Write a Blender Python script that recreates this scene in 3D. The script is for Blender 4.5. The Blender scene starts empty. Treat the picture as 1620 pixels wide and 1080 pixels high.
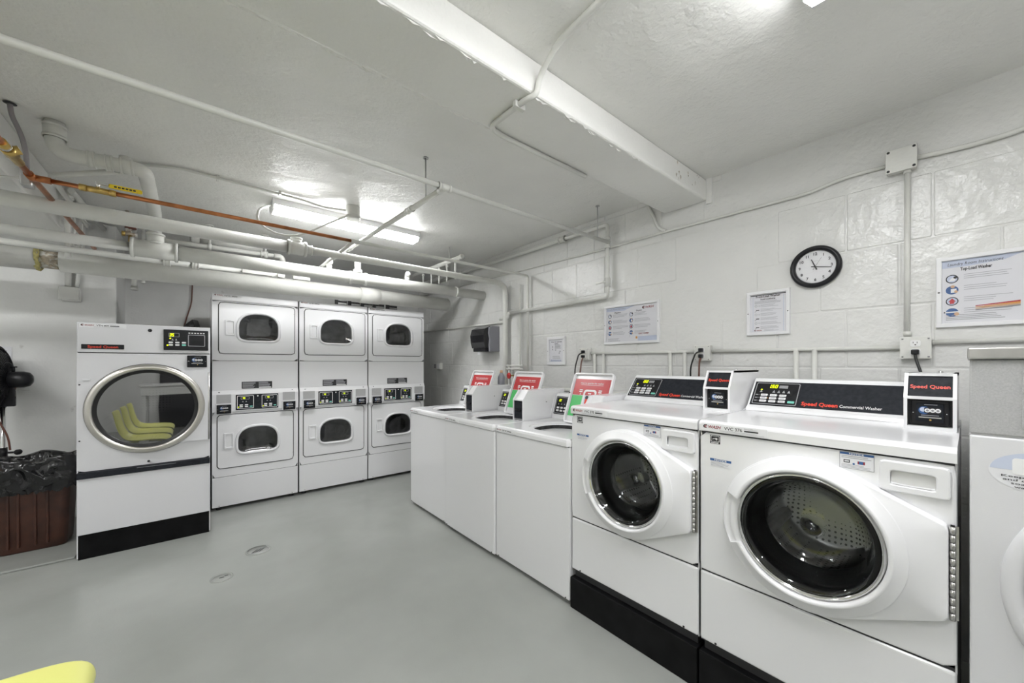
import bpy, bmesh, math, random
from mathutils import Vector, Matrix
random.seed(7)
S = bpy.context.scene
C = S.collection
PI = math.pi

# ------------------------------------------------------------------ camera, world, exposure
cam_d = bpy.data.cameras.new('camera')
cam = bpy.data.objects.new('camera', cam_d)
C.objects.link(cam)
cam.location = (0, 0, 1.32)
cam.rotation_euler = (PI / 2, 0, -math.atan2(500, 602))
cam_d.sensor_width = 36
cam_d.sensor_fit = 'HORIZONTAL'
cam_d.lens = 602 * 36 / 1620
cam_d.shift_y = 35 / 1620
cam_d.clip_start = 0.02
S.camera = cam
w = bpy.data.worlds.new('world')
S.world = w
w.use_nodes = True
w.node_tree.nodes['Background'].inputs[0].default_value = (0.9, 0.95, 1, 1)
w.node_tree.nodes['Background'].inputs[1].default_value = 0.05
S.view_settings.view_transform = 'Standard'
S.view_settings.look = 'None'
S.view_settings.gamma = 1
S.view_settings.exposure = 0.5
S.view_settings.use_curve_mapping = False
LAMP = 30.0            # strength of the fluorescent diffusers

# ------------------------------------------------------------------ materials
def mat(name, col, rough=.5, metal=0, spec=.5, coat=0, emit=0, var=0, vscale=6, bump=0, bscale=60, bump2=0, b2scale=8, rvar=0, dirt=None):
    m = bpy.data.materials.new(name)
    m.use_nodes = True
    nt = m.node_tree
    b = nt.nodes['Principled BSDF']
    b.inputs['Base Color'].default_value = (*col, 1)
    b.inputs['Roughness'].default_value = rough
    b.inputs['Metallic'].default_value = metal
    b.inputs['Specular IOR Level'].default_value = spec
    b.inputs['Coat Weight'].default_value = coat
    b.inputs['Coat Roughness'].default_value = .08
    if emit:
        b.inputs['Emission Color'].default_value = (*col, 1)
        b.inputs['Emission Strength'].default_value = emit
    geo = nt.nodes.new('ShaderNodeNewGeometry')
    def noise(scale, detail=4):
        n = nt.nodes.new('ShaderNodeTexNoise')
        n.inputs['Scale'].default_value = scale
        n.inputs['Detail'].default_value = detail
        nt.links.new(geo.outputs['Position'], n.inputs['Vector'])
        return n
    if var:
        n = noise(vscale)
        mx = nt.nodes.new('ShaderNodeMix')
        mx.data_type = 'RGBA'
        mx.inputs[6].default_value = (*[c * (1 - var) for c in col], 1)
        mx.inputs[7].default_value = (*[min(1, c * (1 + var)) for c in col], 1)
        cr = nt.nodes.new('ShaderNodeMapRange')
        cr.inputs[1].default_value = .3
        cr.inputs[2].default_value = .7
        nt.links.new(n.outputs[0], cr.inputs[0])
        nt.links.new(cr.outputs[0], mx.inputs[0])
        out = mx.outputs[2]
        if dirt:
            n2 = noise(dirt[1], 8)
            cr2 = nt.nodes.new('ShaderNodeMapRange')
            cr2.inputs[1].default_value = dirt[2]
            cr2.inputs[2].default_value = dirt[2] + .05
            mx2 = nt.nodes.new('ShaderNodeMix')
            mx2.data_type = 'RGBA'
            mx2.inputs[7].default_value = (*dirt[0], 1)
            nt.links.new(n2.outputs[0], cr2.inputs[0])
            nt.links.new(cr2.outputs[0], mx2.inputs[0])
            nt.links.new(out, mx2.inputs[6])
            out = mx2.outputs[2]
        nt.links.new(out, b.inputs['Base Color'])
    if rvar:
        n = noise(vscale * 1.7)
        mr = nt.nodes.new('ShaderNodeMapRange')
        mr.inputs[1].default_value = .3
        mr.inputs[2].default_value = .7
        mr.inputs[3].default_value = max(.02, rough - rvar)
        mr.inputs[4].default_value = rough + rvar
        nt.links.new(n.outputs[0], mr.inputs[0])
        nt.links.new(mr.outputs[0], b.inputs['Roughness'])
    last = None
    for bp, sc in ((bump, bscale), (bump2, b2scale)):
        if bp:
            n = noise(sc, 5)
            bn = nt.nodes.new('ShaderNodeBump')
            bn.inputs['Strength'].default_value = 1
            bn.inputs['Distance'].default_value = bp
            nt.links.new(n.outputs[0], bn.inputs['Height'])
            if last:
                nt.links.new(last.outputs[0], bn.inputs['Normal'])
            last = bn
    if last:
        nt.links.new(last.outputs[0], b.inputs['Normal'])
    return m

M = {}
M['wall'] = mat('wall_paint', (.71, .71, .692), .25, bump=.0022, bscale=42, bump2=.010, b2scale=10, var=.03, vscale=3)
M['plaster'] = mat('plaster_paint', (.80, .80, .78), .5, bump=.0012, bscale=60, bump2=.006, b2scale=5, var=.06, vscale=3, dirt=((.62, .61, .58), 7, .7))
M['ceil'] = mat('ceiling_paint', (.83, .827, .80), .40, bump=.0028, bscale=65, bump2=.013, b2scale=6, var=.035, vscale=2, rvar=.08)
M['floor'] = mat('floor_epoxy', (.33, .34, .32), .20, var=.07, vscale=2.2, bump=.0003, bscale=120, bump2=.0025, b2scale=4, rvar=.04, dirt=((.55, .56, .54), 40, .77))
M['pipe'] = mat('pipe_paint', (.7, .7, .665), .34, bump=.0006, bscale=80, var=.04, vscale=9)
M['wrap'] = mat('pipe_insulation_paint', (.68, .68, .64), .5, bump=.0015, bscale=40, bump2=.004, b2scale=9, var=.05, vscale=8)
M['rust'] = mat('bare_pipe_rust', (.42, .36, .28), .7, var=.5, vscale=45, bump=.002, bscale=60, dirt=((.7, .69, .65), 28, .52))
M['white'] = mat('appliance_enamel', (.80, .80, .81), .22, coat=.25, bump=.00008, bscale=400)
M['white2'] = mat('appliance_plastic_white', (.79, .79, .80), .35)
M['tumgrey'] = mat('tumbler_powder_coat', (.69, .69, .705), .4, bump=.0002, bscale=350)
M['grey'] = mat('grey_plate', (.42, .42, .42), .5, bump=.0003, bscale=500, var=.1, vscale=300)
M['gap'] = mat('seam_dark', (.03, .03, .032), .7)
M['black'] = mat('black_plastic', (.012, .012, .014), .32, spec=.3, var=.3, vscale=20)
M['blackmatte'] = mat('black_base_paint', (.006, .006, .0065), .42, spec=.12, var=.5, vscale=14, dirt=((.10, .095, .095), 60, .76))
M['navy'] = mat('fascia_black', (.019, .021, .026), .55, spec=.16, var=.25, vscale=60)
M['steel'] = mat('brushed_steel', (.55, .54, .52), .3, 1, var=.1, vscale=20)
M['galv'] = mat('galvanised_steel', (.5, .5, .5), .38, 1, var=.2, vscale=14)
M['chrome'] = mat('chrome', (.75, .75, .75), .08, 1)
M['ring'] = mat('door_ring_alloy', (.62, .60, .56), .3, 1)
M['copper'] = mat('copper', (.46, .18, .075), .3, 1, var=.35, vscale=16)
M['brass'] = mat('brass', (.6, .42, .14), .3, 1, var=.2, vscale=25)
M['yellow'] = mat('yellow_plastic', (.80, .80, .25), .3, coat=.2)
M['vyellow'] = mat('valve_yellow', (.85, .62, .02), .4)
M['brown'] = mat('brown_plastic', (.06, .021, .012), .38, var=.45, vscale=7, bump=.001, bscale=30)
M['bag'] = mat('bin_bag', (.006, .006, .007), .12, spec=.6, bump=.0012, bscale=45)
M['red'] = mat('print_red', (.48, .03, .035), .3)
M['brandred'] = mat('print_brand_red', (.75, .06, .03), .45)
M['darkred'] = mat('print_dark_red', (.28, .02, .03), .5)
M['green'] = mat('print_green', (.08, .5, .14), .3)
M['teal'] = mat('print_teal', (.2, .6, .5), .4)
M['blue'] = mat('print_blue', (.035, .11, .30), .4)
M['lblue'] = mat('print_pale_blue', (.55, .6, .72), .4)
M['ink'] = mat('print_black', (.02, .02, .022), .5)
M['inkgrey'] = mat('print_grey', (.30, .30, .31), .5)
M['inklight'] = mat('print_light_grey', (.40, .40, .42), .5)
M['paper'] = mat('paper', (.76, .76, .78), .5)
M['pwhite'] = mat('print_white', (.82, .82, .82), .4)
M['orange'] = mat('print_orange', (.75, .35, .06), .5)
M['skin'] = mat('print_tan', (.65, .42, .26), .5)
M['led'] = mat('led_digits', (.75, .9, .0), .4, emit=1.3)
M['lamp'] = mat('lamp_diffuser', (.985, .99, 1.0), .4, emit=LAMP)
M['wire'] = mat('cable_black', (.015, .015, .015), .4)
M['wirered'] = mat('cable_brown', (.16, .06, .04), .5)
M['greycable'] = mat('conduit_grey', (.3, .28, .29), .4)
M['smoke'] = mat('smoked_plastic', (.02, .02, .022), .08, spec=.7)
M['grayplastic'] = mat('grey_plastic', (.26, .26, .29), .4)
M['ductdark'] = mat('dark_duct', (.06, .06, .06), .5, .6, var=.5, vscale=30)
M['redvalve'] = mat('valve_red', (.5, .03, .03), .4)
M['table'] = mat('table_laminate', (.72, .72, .70), .4)
M['rubber'] = mat('rubber_black', (.008, .008, .008), .45)

def perforated():
    m = bpy.data.materials.new('drum_steel_perforated')
    m.use_nodes = True
    nt = m.node_tree
    b = nt.nodes['Principled BSDF']
    b.inputs['Metallic'].default_value = 1
    b.inputs['Roughness'].default_value = .28
    tc = nt.nodes.new('ShaderNodeTexCoord')
    v = nt.nodes.new('ShaderNodeTexVoronoi')
    v.inputs['Scale'].default_value = 46
    v.inputs['Randomness'].default_value = 0
    nt.links.new(tc.outputs['Object'], v.inputs['Vector'])
    r = nt.nodes.new('ShaderNodeValToRGB')
    r.color_ramp.elements[0].position = .22
    r.color_ramp.elements[0].color = (.01, .01, .01, 1)
    r.color_ramp.elements[1].position = .26
    r.color_ramp.elements[1].color = (.30, .295, .28, 1)
    nt.links.new(v.outputs['Distance'], r.inputs[0])
    nt.links.new(r.outputs[0], b.inputs['Base Color'])
    return m
M['perf'] = perforated()

def thin_glass(name, tint, ior=1.5, gain=1.0):
    m = bpy.data.materials.new(name)
    m.use_nodes = True
    nt = m.node_tree
    nt.nodes.remove(nt.nodes['Principled BSDF'])
    t = nt.nodes.new('ShaderNodeBsdfTransparent')
    t.inputs[0].default_value = (*tint, 1)
    g = nt.nodes.new('ShaderNodeBsdfGlossy')
    g.inputs['Roughness'].default_value = .02
    lw = nt.nodes.new('ShaderNodeLayerWeight')
    lw.inputs['Blend'].default_value = .5
    pw = nt.nodes.new('ShaderNodeMath'); pw.operation = 'POWER'
    nt.links.new(lw.outputs['Facing'], pw.inputs[0])
    pw.inputs[1].default_value = 5
    f0 = min(.9, gain * 2 * ((ior - 1) / (ior + 1)) ** 2)
    f = nt.nodes.new('ShaderNodeMapRange')
    f.inputs[3].default_value = f0
    f.inputs[4].default_value = 1
    nt.links.new(pw.outputs[0], f.inputs[0])
    mx = nt.nodes.new('ShaderNodeMixShader')
    nt.links.new(f.outputs[0], mx.inputs[0])
    nt.links.new(t.outputs[0], mx.inputs[1])
    nt.links.new(g.outputs[0], mx.inputs[2])
    nt.links.new(mx.outputs[0], nt.nodes['Material Output'].inputs[0])
    return m
M['glass'] = thin_glass('dryer_window_glass', (.35, .36, .38), 1.55)
M['tintglass'] = thin_glass('tumbler_door_glass', (.22, .22, .24), 2.6)
M['acrylic'] = thin_glass('acrylic_sheet', (.97, .97, .98), 1.35)
gb = bpy.data.materials.new('washer_door_glass')
gb.use_nodes = True
_n = gb.node_tree
_b = _n.nodes['Principled BSDF']
_b.inputs['Base Color'].default_value = (.85, .88, .9, 1)
_b.inputs['Roughness'].default_value = .01
_b.inputs['IOR'].default_value = 1.48
_b.inputs['Transmission Weight'].default_value = 1
M['bowl'] = gb

# ------------------------------------------------------------------ mesh helpers
def FRONT(u, wv, d):
    return (u, d, wv)
def TOP(u, wv, d):            # u = x, w = y, d grows downwards
    return (u, wv, -d)
def SIDE(u, wv, d):           # u = y, w = z, d = x
    return (d, u, wv)
def frame_of(O, U, W, N):
    O, U, W, N = map(Vector, (O, U, W, N))
    return lambda u, wv, d: tuple(O + U * u + W * wv + N * d)

_txt = {}
def text_mesh(s, bold=0, shear=0):
    k = (s, bold, shear)
    if k not in _txt:
        cu = bpy.data.curves.new('t', 'FONT')
        cu.body = s
        cu.size = 1
        cu.shear = shear
        cu.offset = bold
        cu.resolution_u = 3
        o = bpy.data.objects.new('t', cu)
        C.objects.link(o)
        bpy.context.view_layer.update()
        me = bpy.data.meshes.new_from_object(o)
        vs = [tuple(v.co[:2]) for v in me.vertices]
        fs = [tuple(p.vertices) for p in me.polygons]
        bpy.data.meshes.remove(me)
        C.objects.unlink(o)
        bpy.data.objects.remove(o)
        bpy.data.curves.remove(cu)
        x0 = min(v[0] for v in vs)
        x1 = max(v[0] for v in vs)
        _txt[k] = ([(v[0] - x0, v[1]) for v in vs], fs, x1 - x0)
    return _txt[k]

def rrect(x0, x1, z0, z1, r, n=5):
    p = []
    for cx, cz, a0 in ((x1 - r, z1 - r, 0), (x0 + r, z1 - r, 90), (x0 + r, z0 + r, 180), (x1 - r, z0 + r, 270)):
        for i in range(n + 1):
            a = math.radians(a0 + 90 * i / n)
            p.append((cx + r * math.cos(a), cz + r * math.sin(a)))
    return p
def circle(cx, cz, r, n=48):
    return [(cx + r * math.cos(2 * PI * i / n), cz + r * math.sin(2 * PI * i / n)) for i in range(n)]
def ray_poly(poly, c, n=96):
    out = []
    for i in range(n):
        a = 2 * PI * i / n
        dx, dz = math.cos(a), math.sin(a)
        best = None
        for j in range(len(poly)):
            ax, az = poly[j][0] - c[0], poly[j][1] - c[1]
            bx, bz = poly[(j + 1) % len(poly)][0] - c[0], poly[(j + 1) % len(poly)][1] - c[1]
            ex, ez = bx - ax, bz - az
            den = dx * ez - dz * ex
            if abs(den) < 1e-12:
                continue
            t = (ax * ez - az * ex) / den
            s = (ax * dz - az * dx) / den
            if t > 0 and -1e-6 <= s <= 1 + 1e-6 and (best is None or t > best):
                best = t
        best = best or .001
        out.append((c[0] + dx * best, c[1] + dz * best))
    return out
def offset(poly, d):
    n = len(poly)
    area = sum(poly[i][0] * poly[(i + 1) % n][1] - poly[(i + 1) % n][0] * poly[i][1] for i in range(n))
    sg = 1 if area > 0 else -1
    out = []
    for i in range(n):
        a, b, c = poly[i - 1], poly[i], poly[(i + 1) % n]
        n1 = Vector((b[1] - a[1], a[0] - b[0]))
        n2 = Vector((c[1] - b[1], b[0] - c[0]))
        if n1.length > 1e-9: n1.normalize()
        if n2.length > 1e-9: n2.normalize()
        m = n1 + n2
        if m.length < 1e-6:
            m = n1
        m.normalize()
        k = max(.35, m.dot(n1) if n1.length else 1)
        out.append((b[0] + sg * m.x * d / k, b[1] + sg * m.y * d / k))
    return out

class MB:
    def __init__(s):
        s.v, s.f, s.mi, s.sm, s.mats = [], [], [], [], []
    def _m(s, m):
        m = M[m] if isinstance(m, str) else m
        if m not in s.mats:
            s.mats.append(m)
        return s.mats.index(m)
    def add(s, vs, fs, m, smooth=False):
        b = len(s.v)
        i = s._m(m)
        s.v += [tuple(v) for v in vs]
        for f in fs:
            s.f.append(tuple(b + k for k in f))
            s.mi.append(i)
            s.sm.append(smooth)
        return s
    def box(s, x0, x1, y0, y1, z0, z1, m, bev=0, seg=2):
        if bev:
            bm = bmesh.new()
            bmesh.ops.create_cube(bm, size=1)
            for v in bm.verts:
                v.co = ((x0 + x1) / 2 + v.co.x * (x1 - x0), (y0 + y1) / 2 + v.co.y * (y1 - y0), (z0 + z1) / 2 + v.co.z * (z1 - z0))
            bmesh.ops.bevel(bm, geom=bm.edges[:], offset=bev, segments=seg, profile=.5, affect='EDGES')
            bm.verts.index_update()
            s.add([v.co[:] for v in bm.verts], [[v.index for v in f.verts] for f in bm.faces], m)
            bm.free()
        else:
            vs = [(x, y, z) for x in (x0, x1) for y in (y0, y1) for z in (z0, z1)]
            s.add(vs, [(0, 1, 3, 2), (4, 6, 7, 5), (0, 4, 5, 1), (2, 3, 7, 6), (0, 2, 6, 4), (1, 5, 7, 3)], m)
        return s
    def loops(s, L, m, smooth=True, cap0=False, cap1=False, close=True):
        n = len(L[0])
        vs = [p for l in L for p in l]
        fs = []
        for i in range(len(L) - 1):
            for j in range(n if close else n - 1):
                k = (j + 1) % n
                fs.append((i * n + j, i * n + k, (i + 1) * n + k, (i + 1) * n + j))
        s.add(vs, fs, m, smooth)
        b = len(s.v) - len(vs)
        i = s._m(m)
        if cap0:
            s.f.append(tuple(b + j for j in range(n))); s.mi.append(i); s.sm.append(False)
        if cap1:
            s.f.append(tuple(b + (len(L) - 1) * n + j for j in range(n))); s.mi.append(i); s.sm.append(False)
        return s
    def prism(s, poly, d0, d1, m, bev=0, seg=3, fr=FRONT, smooth=False):
        L = []
        if bev:
            for i in range(seg + 1):
                a = PI / 2 * i / seg
                L.append([fr(p[0], p[1], d0 + bev * (1 - math.sin(a))) for p in offset(poly, -bev * (1 - math.cos(a)))])
        else:
            L.append([fr(p[0], p[1], d0) for p in poly])
        L.append([fr(p[0], p[1], d1) for p in poly])
        return s.loops(L, m, smooth, True, True)
    def flat(s, poly, d, m, fr=FRONT):
        s.add([fr(p[0], p[1], d) for p in poly], [tuple(range(len(poly)))], m)
        return s
    def rect(s, x0, x1, z0, z1, d, m, fr=FRONT):
        return s.flat([(x0, z0), (x1, z0), (x1, z1), (x0, z1)], d, m, fr)
    def ringp(s, po, pi_, d0, d1, m, fr=FRONT, smooth=False, bev=0):
        L = [[fr(*p, d1) for p in po]]
        if bev:
            L += [[fr(*p, d0 + bev) for p in po], [fr(*p, d0 + bev * .3) for p in offset(po, -bev * .3)], [fr(*p, d0) for p in offset(po, -bev)],
                  [fr(*p, d0) for p in offset(pi_, bev)], [fr(*p, d0 + bev * .3) for p in offset(pi_, bev * .3)], [fr(*p, d0 + bev) for p in pi_]]
        else:
            L += [[fr(*p, d0) for p in po], [fr(*p, d0) for p in pi_]]
        L += [[fr(*p, d1) for p in pi_]]
        return s.loops(L, m, smooth)
    def lathe(s, prof, o, m, fr=FRONT, n=48, smooth=True, cap0=False, cap1=False, a0=0, a1=None):
        L = []
        full = a1 is None
        for r, d in prof:
            if full:
                ang = [2 * PI * i / n for i in range(n)]
            else:
                ang = [a0 + (a1 - a0) * i / n for i in range(n + 1)]
            L.append([fr(o[0] + r * math.cos(a), o[1] + r * math.sin(a), d) for a in ang])
        return s.loops(L, m, smooth, cap0, cap1, close=full)
    def cyl(s, p0, p1, r, m, n=16, r2=None, caps=True):
        return s.tube([p0, p1], r, m, n, r2=r2, caps=caps)
    def tube(s, pts, r, m, n=12, bend=0, r2=None, caps=True, bseg=5):
        P = [Vector(p) for p in pts]
        if bend:
            Q = [P[0]]
            for i in range(1, len(P) - 1):
                a, b, c = P[i - 1], P[i], P[i + 1]
                k = min(bend, (b - a).length * .48, (c - b).length * .48)
                s0 = b + (a - b).normalized() * k
                s1 = b + (c - b).normalized() * k
                for j in range(bseg + 1):
                    t = j / bseg
                    Q.append(s0 * (1 - t) ** 2 + b * 2 * t * (1 - t) + s1 * t * t)
            Q.append(P[-1])
            P = Q
        L = []
        t0 = (P[1] - P[0]).normalized()
        nrm = t0.orthogonal().normalized()
        prev = t0
        for i, p in enumerate(P):
            if i == 0: t = t0
            elif i == len(P) - 1: t = (P[i] - P[i - 1]).normalized()
            else: t = ((P[i] - P[i - 1]).normalized() + (P[i + 1] - P[i]).normalized()).normalized()
            q = prev.rotation_difference(t)
            nrm = q @ nrm
            prev = t
            b = t.cross(nrm)
            rr = r if r2 is None else r + (r2 - r) * i / (len(P) - 1)
            L.append([tuple(p + (nrm * math.cos(2 * PI * j / n) + b * math.sin(2 * PI * j / n)) * rr) for j in range(n)])
        return s.loops(L, m, True, caps, caps)
    def ball(s, c, r, m, n=16, sq=(1, 1, 1)):
        L = []
        for i in range(1, n // 2):
            a = PI * i / (n // 2)
            L.append([(c[0] + r * sq[0] * math.sin(a) * math.cos(2 * PI * j / n), c[1] + r * sq[1] * math.sin(a) * math.sin(2 * PI * j / n), c[2] + r * sq[2] * math.cos(a)) for j in range(n)])
        return s.loops(L, m, True, True, True)
    def text(s, t, x, z, size, d, m, fr=FRONT, bold=0, shear=0, align='L', width=None, fit=None):
        vs, fs, wd = text_mesh(t, bold, shear)
        sx = size if width is None else width      # width = sideways letter scale, fit = whole line length
        if fit: sx = fit / wd
        if align == 'C': x -= wd * sx / 2
        if align == 'R': x -= wd * sx
        s.add([fr(x + v[0] * sx, z + v[1] * size, d) for v in vs], fs, m)
        return s
    def lines(s, x0, x1, z0, z1, n, d, m, fr=FRONT, fill=.3, seed=1, minw=.55):
        rr = random.Random(seed)
        st = (z1 - z0) / n
        for i in range(n):
            z = z1 - st * (i + .5)
            s.rect(x0, x0 + (x1 - x0) * rr.uniform(minw, 1), z - st * fill / 2, z + st * fill / 2, d, m, fr)
        return s
    def build(s, name, parent=None, label=None, cat=None, group=None, kind=None):
        me = bpy.data.meshes.new(name)
        me.from_pydata(s.v, [], s.f)
        for m in s.mats:
            me.materials.append(m)
        me.polygons.foreach_set('material_index', s.mi)
        me.polygons.foreach_set('use_smooth', s.sm)
        bm = bmesh.new()
        bm.from_mesh(me)
        bmesh.ops.recalc_face_normals(bm, faces=bm.faces[:])
        bm.to_mesh(me)
        bm.free()
        me.update()
        o = bpy.data.objects.new(name, me)
        C.objects.link(o)
        if parent: o.parent = parent
        return tag(o, label, cat, group, kind)

def tag(o, label=None, cat=None, group=None, kind=None):
    if label: o['label'] = label
    if cat: o['category'] = cat
    if group: o['group'] = group
    if kind: o['kind'] = kind
    return o
def thing(name, label, cat, loc=(0, 0, 0), rz=0, group=None):
    o = bpy.data.objects.new(name, None)
    o.empty_display_size = .05
    C.objects.link(o)
    o.location = loc
    o.rotation_euler = (0, 0, rz)
    return tag(o, label, cat, group)
def copy_tree(o, parent=None):
    c = o.copy()
    C.objects.link(c)
    if parent: c.parent = parent
    for ch in list(o.children):
        copy_tree(ch, c)
    return c
FACE_X = -PI / 2         # things on the right wall look towards -x

# ------------------------------------------------------------------ the room
XW, YB, YC, ZC = 2.62, 5.40, 4.87, 2.545
X0, Y0 = -2.6, -2.8
MB().box(X0 - .1, XW + .1, Y0 - .1, YB + .1, -.12, 0, 'floor').build('floor', kind='structure')
MB().box(X0 - .1, XW + .1, Y0 - .1, YB + .1, ZC, ZC + .12, 'ceil').build('ceiling', kind='structure')
wr = MB().box(XW, XW + .12, Y0 - .1, YB + .1, 0, ZC, 'wall').build('wall_right', kind='structure')
MB().box(X0 - .1, X0, Y0, YB, 0, ZC, 'plaster').build('wall_left', kind='structure')
MB().box(X0 - .1, XW, Y0 - .1, Y0, 0, ZC, 'plaster').build('wall_front', kind='structure')
b = MB().box(-.55, XW, YB, YB + .1, 0, ZC, 'plaster')
b.box(-.55, XW, YB - .035, YB, 0, 1.72, 'plaster', .01)
b.build('wall_back', kind='structure')
MB().box(X0, -.545, YC, YB + .1, 0, ZC, 'plaster', .008).build('wall_column', kind='structure')
# ceiling beams
bm_ = MB().box(X0, XW, 1.12, 1.42, 2.405, ZC, 'ceil', .013, 3)
tb = bm_.build('trim_1', kind='structure')
rr = random.Random(11)
ch_ = MB()
for k in range(95):          # flaked paint along the two lower edges of the beam and a few dark chips at its end
    if k < 62: x, y = rr.uniform(.0, 1.75), 1.421 + rr.uniform(-.006, .004)
    elif k < 84: x, y = rr.uniform(.2, 1.9), 1.132 + rr.uniform(-.006, .010)
    else: x, y = rr.uniform(2.2, 2.5), 1.119
    if k < 84:
        l = rr.uniform(.006, .035)
        ch_.add([(x - l, y - .002, 2.4045), (x + l, y + rr.uniform(-.004, .004), 2.4045), (x + l * .7, y + .004, 2.4035), (x, y + rr.uniform(.0, .004), 2.399), (x - l * .8, y + .005, 2.4035)], [(0, 1, 3), (1, 2, 3), (2, 4, 3), (4, 0, 3)], 'ceil')
    else:
        z, l = rr.uniform(2.43, 2.53), rr.uniform(.004, .014)
        ch_.add([(x - l, y - .0004, z), (x, y - .0004, z - l * 1.6), (x + l * .7, y - .0004, z + l * .4), (x - l * .2, y - .0004, z + l)], [(0, 1, 2, 3)], 'rust')
ch_.build('paint_chip', tb, kind='stuff')
MB().box(-1.15, -.73, 1.42, YC, 2.27, ZC, 'ceil', .012).build('trim_2', kind='structure')
MB().box(XW - .012, XW, 1.085, 1.122, 2.38, ZC, 'ceil').build('trim_3', kind='structure')
MB().box(X0, -.63, 3.87, YC, 0, .014, 'floor', .005).build('trim_4', kind='structure')

# blocks of the right wall: every block its own piece
BW, BH = .305, .303
variants = []
for k in range(6):
    m = MB()
    g = .0035
    pr = [.003, .0024, .0036, .002, .0028, .0032][k]
    b = .005
    po = rrect(-BW / 2 + g, BW / 2 - g, -BH / 2 + g, BH / 2 - g, .006, 2)
    rr = random.Random(k)
    tl, tr = rr.uniform(-.001, .001), rr.uniform(-.001, .001)
    fr = lambda u, wv, d: (d - (tl * u / BW + tr * wv / BH) * (1 if d < 0 else 0), -u, wv)
    L = [[fr(*p, .0) for p in po], [fr(*p, -pr * .75) for p in offset(po, -b * .35)], [fr(*p, -pr) for p in offset(po, -b)]]
    m.loops(L, 'wall', False, False, True)
    o = m.build('block')
    variants.append(o.data)
    bpy.data.objects.remove(o)
z_j = [1.905 + BH * k for k in range(-4, 3)]
for i, z in enumerate(z_j):
    off = 2.55 if i % 2 == 0 else 2.334 + .02
    k0 = math.ceil((-.6 - off) / BW)
    k = k0
    while off + BW * k < YB - .1:
        yc = off + BW * (k + .5)
        if z + BH > ZC:
            h = (ZC - z) / BH
        else:
            h = 1
        if (z > 2.15 and yc < 1.05) or (1.85 < z < 2.15 and .66 < yc < 1.42) or (1.55 < z < 1.85 and .95 < yc < 1.45):      # plastered smooth near the beam and above the notices
            k += 1
            continue
        o = bpy.data.objects.new('block', variants[(i * 7 + k * 5) % 6])
        C.objects.link(o)
        o.parent = wr
        o.location = (XW, yc, z + BH * h / 2)
        o.scale = (1, 1, h)
        k += 1

# ------------------------------------------------------------------ ceiling lamps
def lamp(name, label, x0, x1, y0, y1):
    t = thing(name, label, 'ceiling light', ((x0 + x1) / 2, (y0 + y1) / 2, ZC), 0, 'fluorescent ceiling lights')
    hw, hd = (x1 - x0) / 2, (y1 - y0) / 2
    prof = [(-hd, -.0), (-hd, -.045), (hd, -.045), (hd, -.0)]
    MB().prism(prof, -hw + .012, hw - .012, 'white2', fr=SIDE).build('side_rail', t)
    prof = [(-hd, -.0452), (-hd + .004, -.056), (-hd + .022, -.078), (hd - .022, -.078), (hd - .004, -.056), (hd, -.0452)]
    MB().prism(prof, -hw + .012, hw - .012, 'lamp', fr=SIDE).build('diffuser', t)
    pc = [(-hd - .003, -.0), (-hd - .003, -.046), (-hd + .021, -.082), (hd - .021, -.082), (hd + .003, -.046), (hd + .003, 0)]
    for sx in (-1, 1):
        a, bb = (hw - .012, hw) if sx > 0 else (-hw, -hw + .012)
        MB().prism(pc, a, bb, 'pwhite', fr=SIDE).build('end_cap', t)
    return t
lamp('ceiling_lamp', 'long white fluorescent ceiling light above the dryers beside the round box', .435, 1.61, 3.285, 3.445)
lamp('ceiling_lamp', 'fluorescent ceiling light cut off at the top right edge of the picture', .36, 1.533, .185, .345)
lamp('ceiling_lamp', 'added fluorescent fill light out of view on the left, over the yellow chairs', -1.95, -.78, .35, .51)  # added lamp outside the view, brightens the washer fronts
lamp('ceiling_lamp', 'added fluorescent fill light out of view on the left, nearest the trash can', -2.4, -1.25, 2.85, 3.01)  # added lamp outside the view, brightens the wall behind the trash can
lamp('ceiling_lamp', 'added fluorescent fill light, unseen in the rear right behind the camera', .4, 1.57, -1.7, -1.54)  # added lamp behind the camera, evens out the room light

# ------------------------------------------------------------------ shared prints
def logo(mb, x, z, h, d, fr=FRONT, col='darkred', k=.62):
    """swoosh and slanted WASH; h = cap height"""
    def crescent(cx, cz, ro, ri, dx, a0, a1, m):
        n = 14
        o_ = [(cx + ro * 1.25 * math.cos(a0 + (a1 - a0) * i / n), cz + ro * math.sin(a0 + (a1 - a0) * i / n)) for i in range(n + 1)]
        i_ = [(cx + dx + ri * 1.25 * math.cos(a0 + (a1 - a0) * i / n), cz + ri * math.sin(a0 + (a1 - a0) * i / n)) for i in range(n + 1)]
        for i in range(n):
            mb.flat([o_[i], o_[i + 1], i_[i + 1], i_[i]], d, m, fr)
    crescent(x + h * .8, z + h * .5, h * .62, h * .40, h * .12, math.radians(45), math.radians(300), 'ink')
    crescent(x + h * .95, z + h * .5, h * .38, h * .22, h * .1, math.radians(20), math.radians(290), col)
    mb.text('WASH', x + h * 1.75, z, h / .73, d, col, fr, bold=.022, shear=.3)
    return x + h * 1.75 + h / .73 * text_mesh('WASH', .022, .3)[2]
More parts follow.
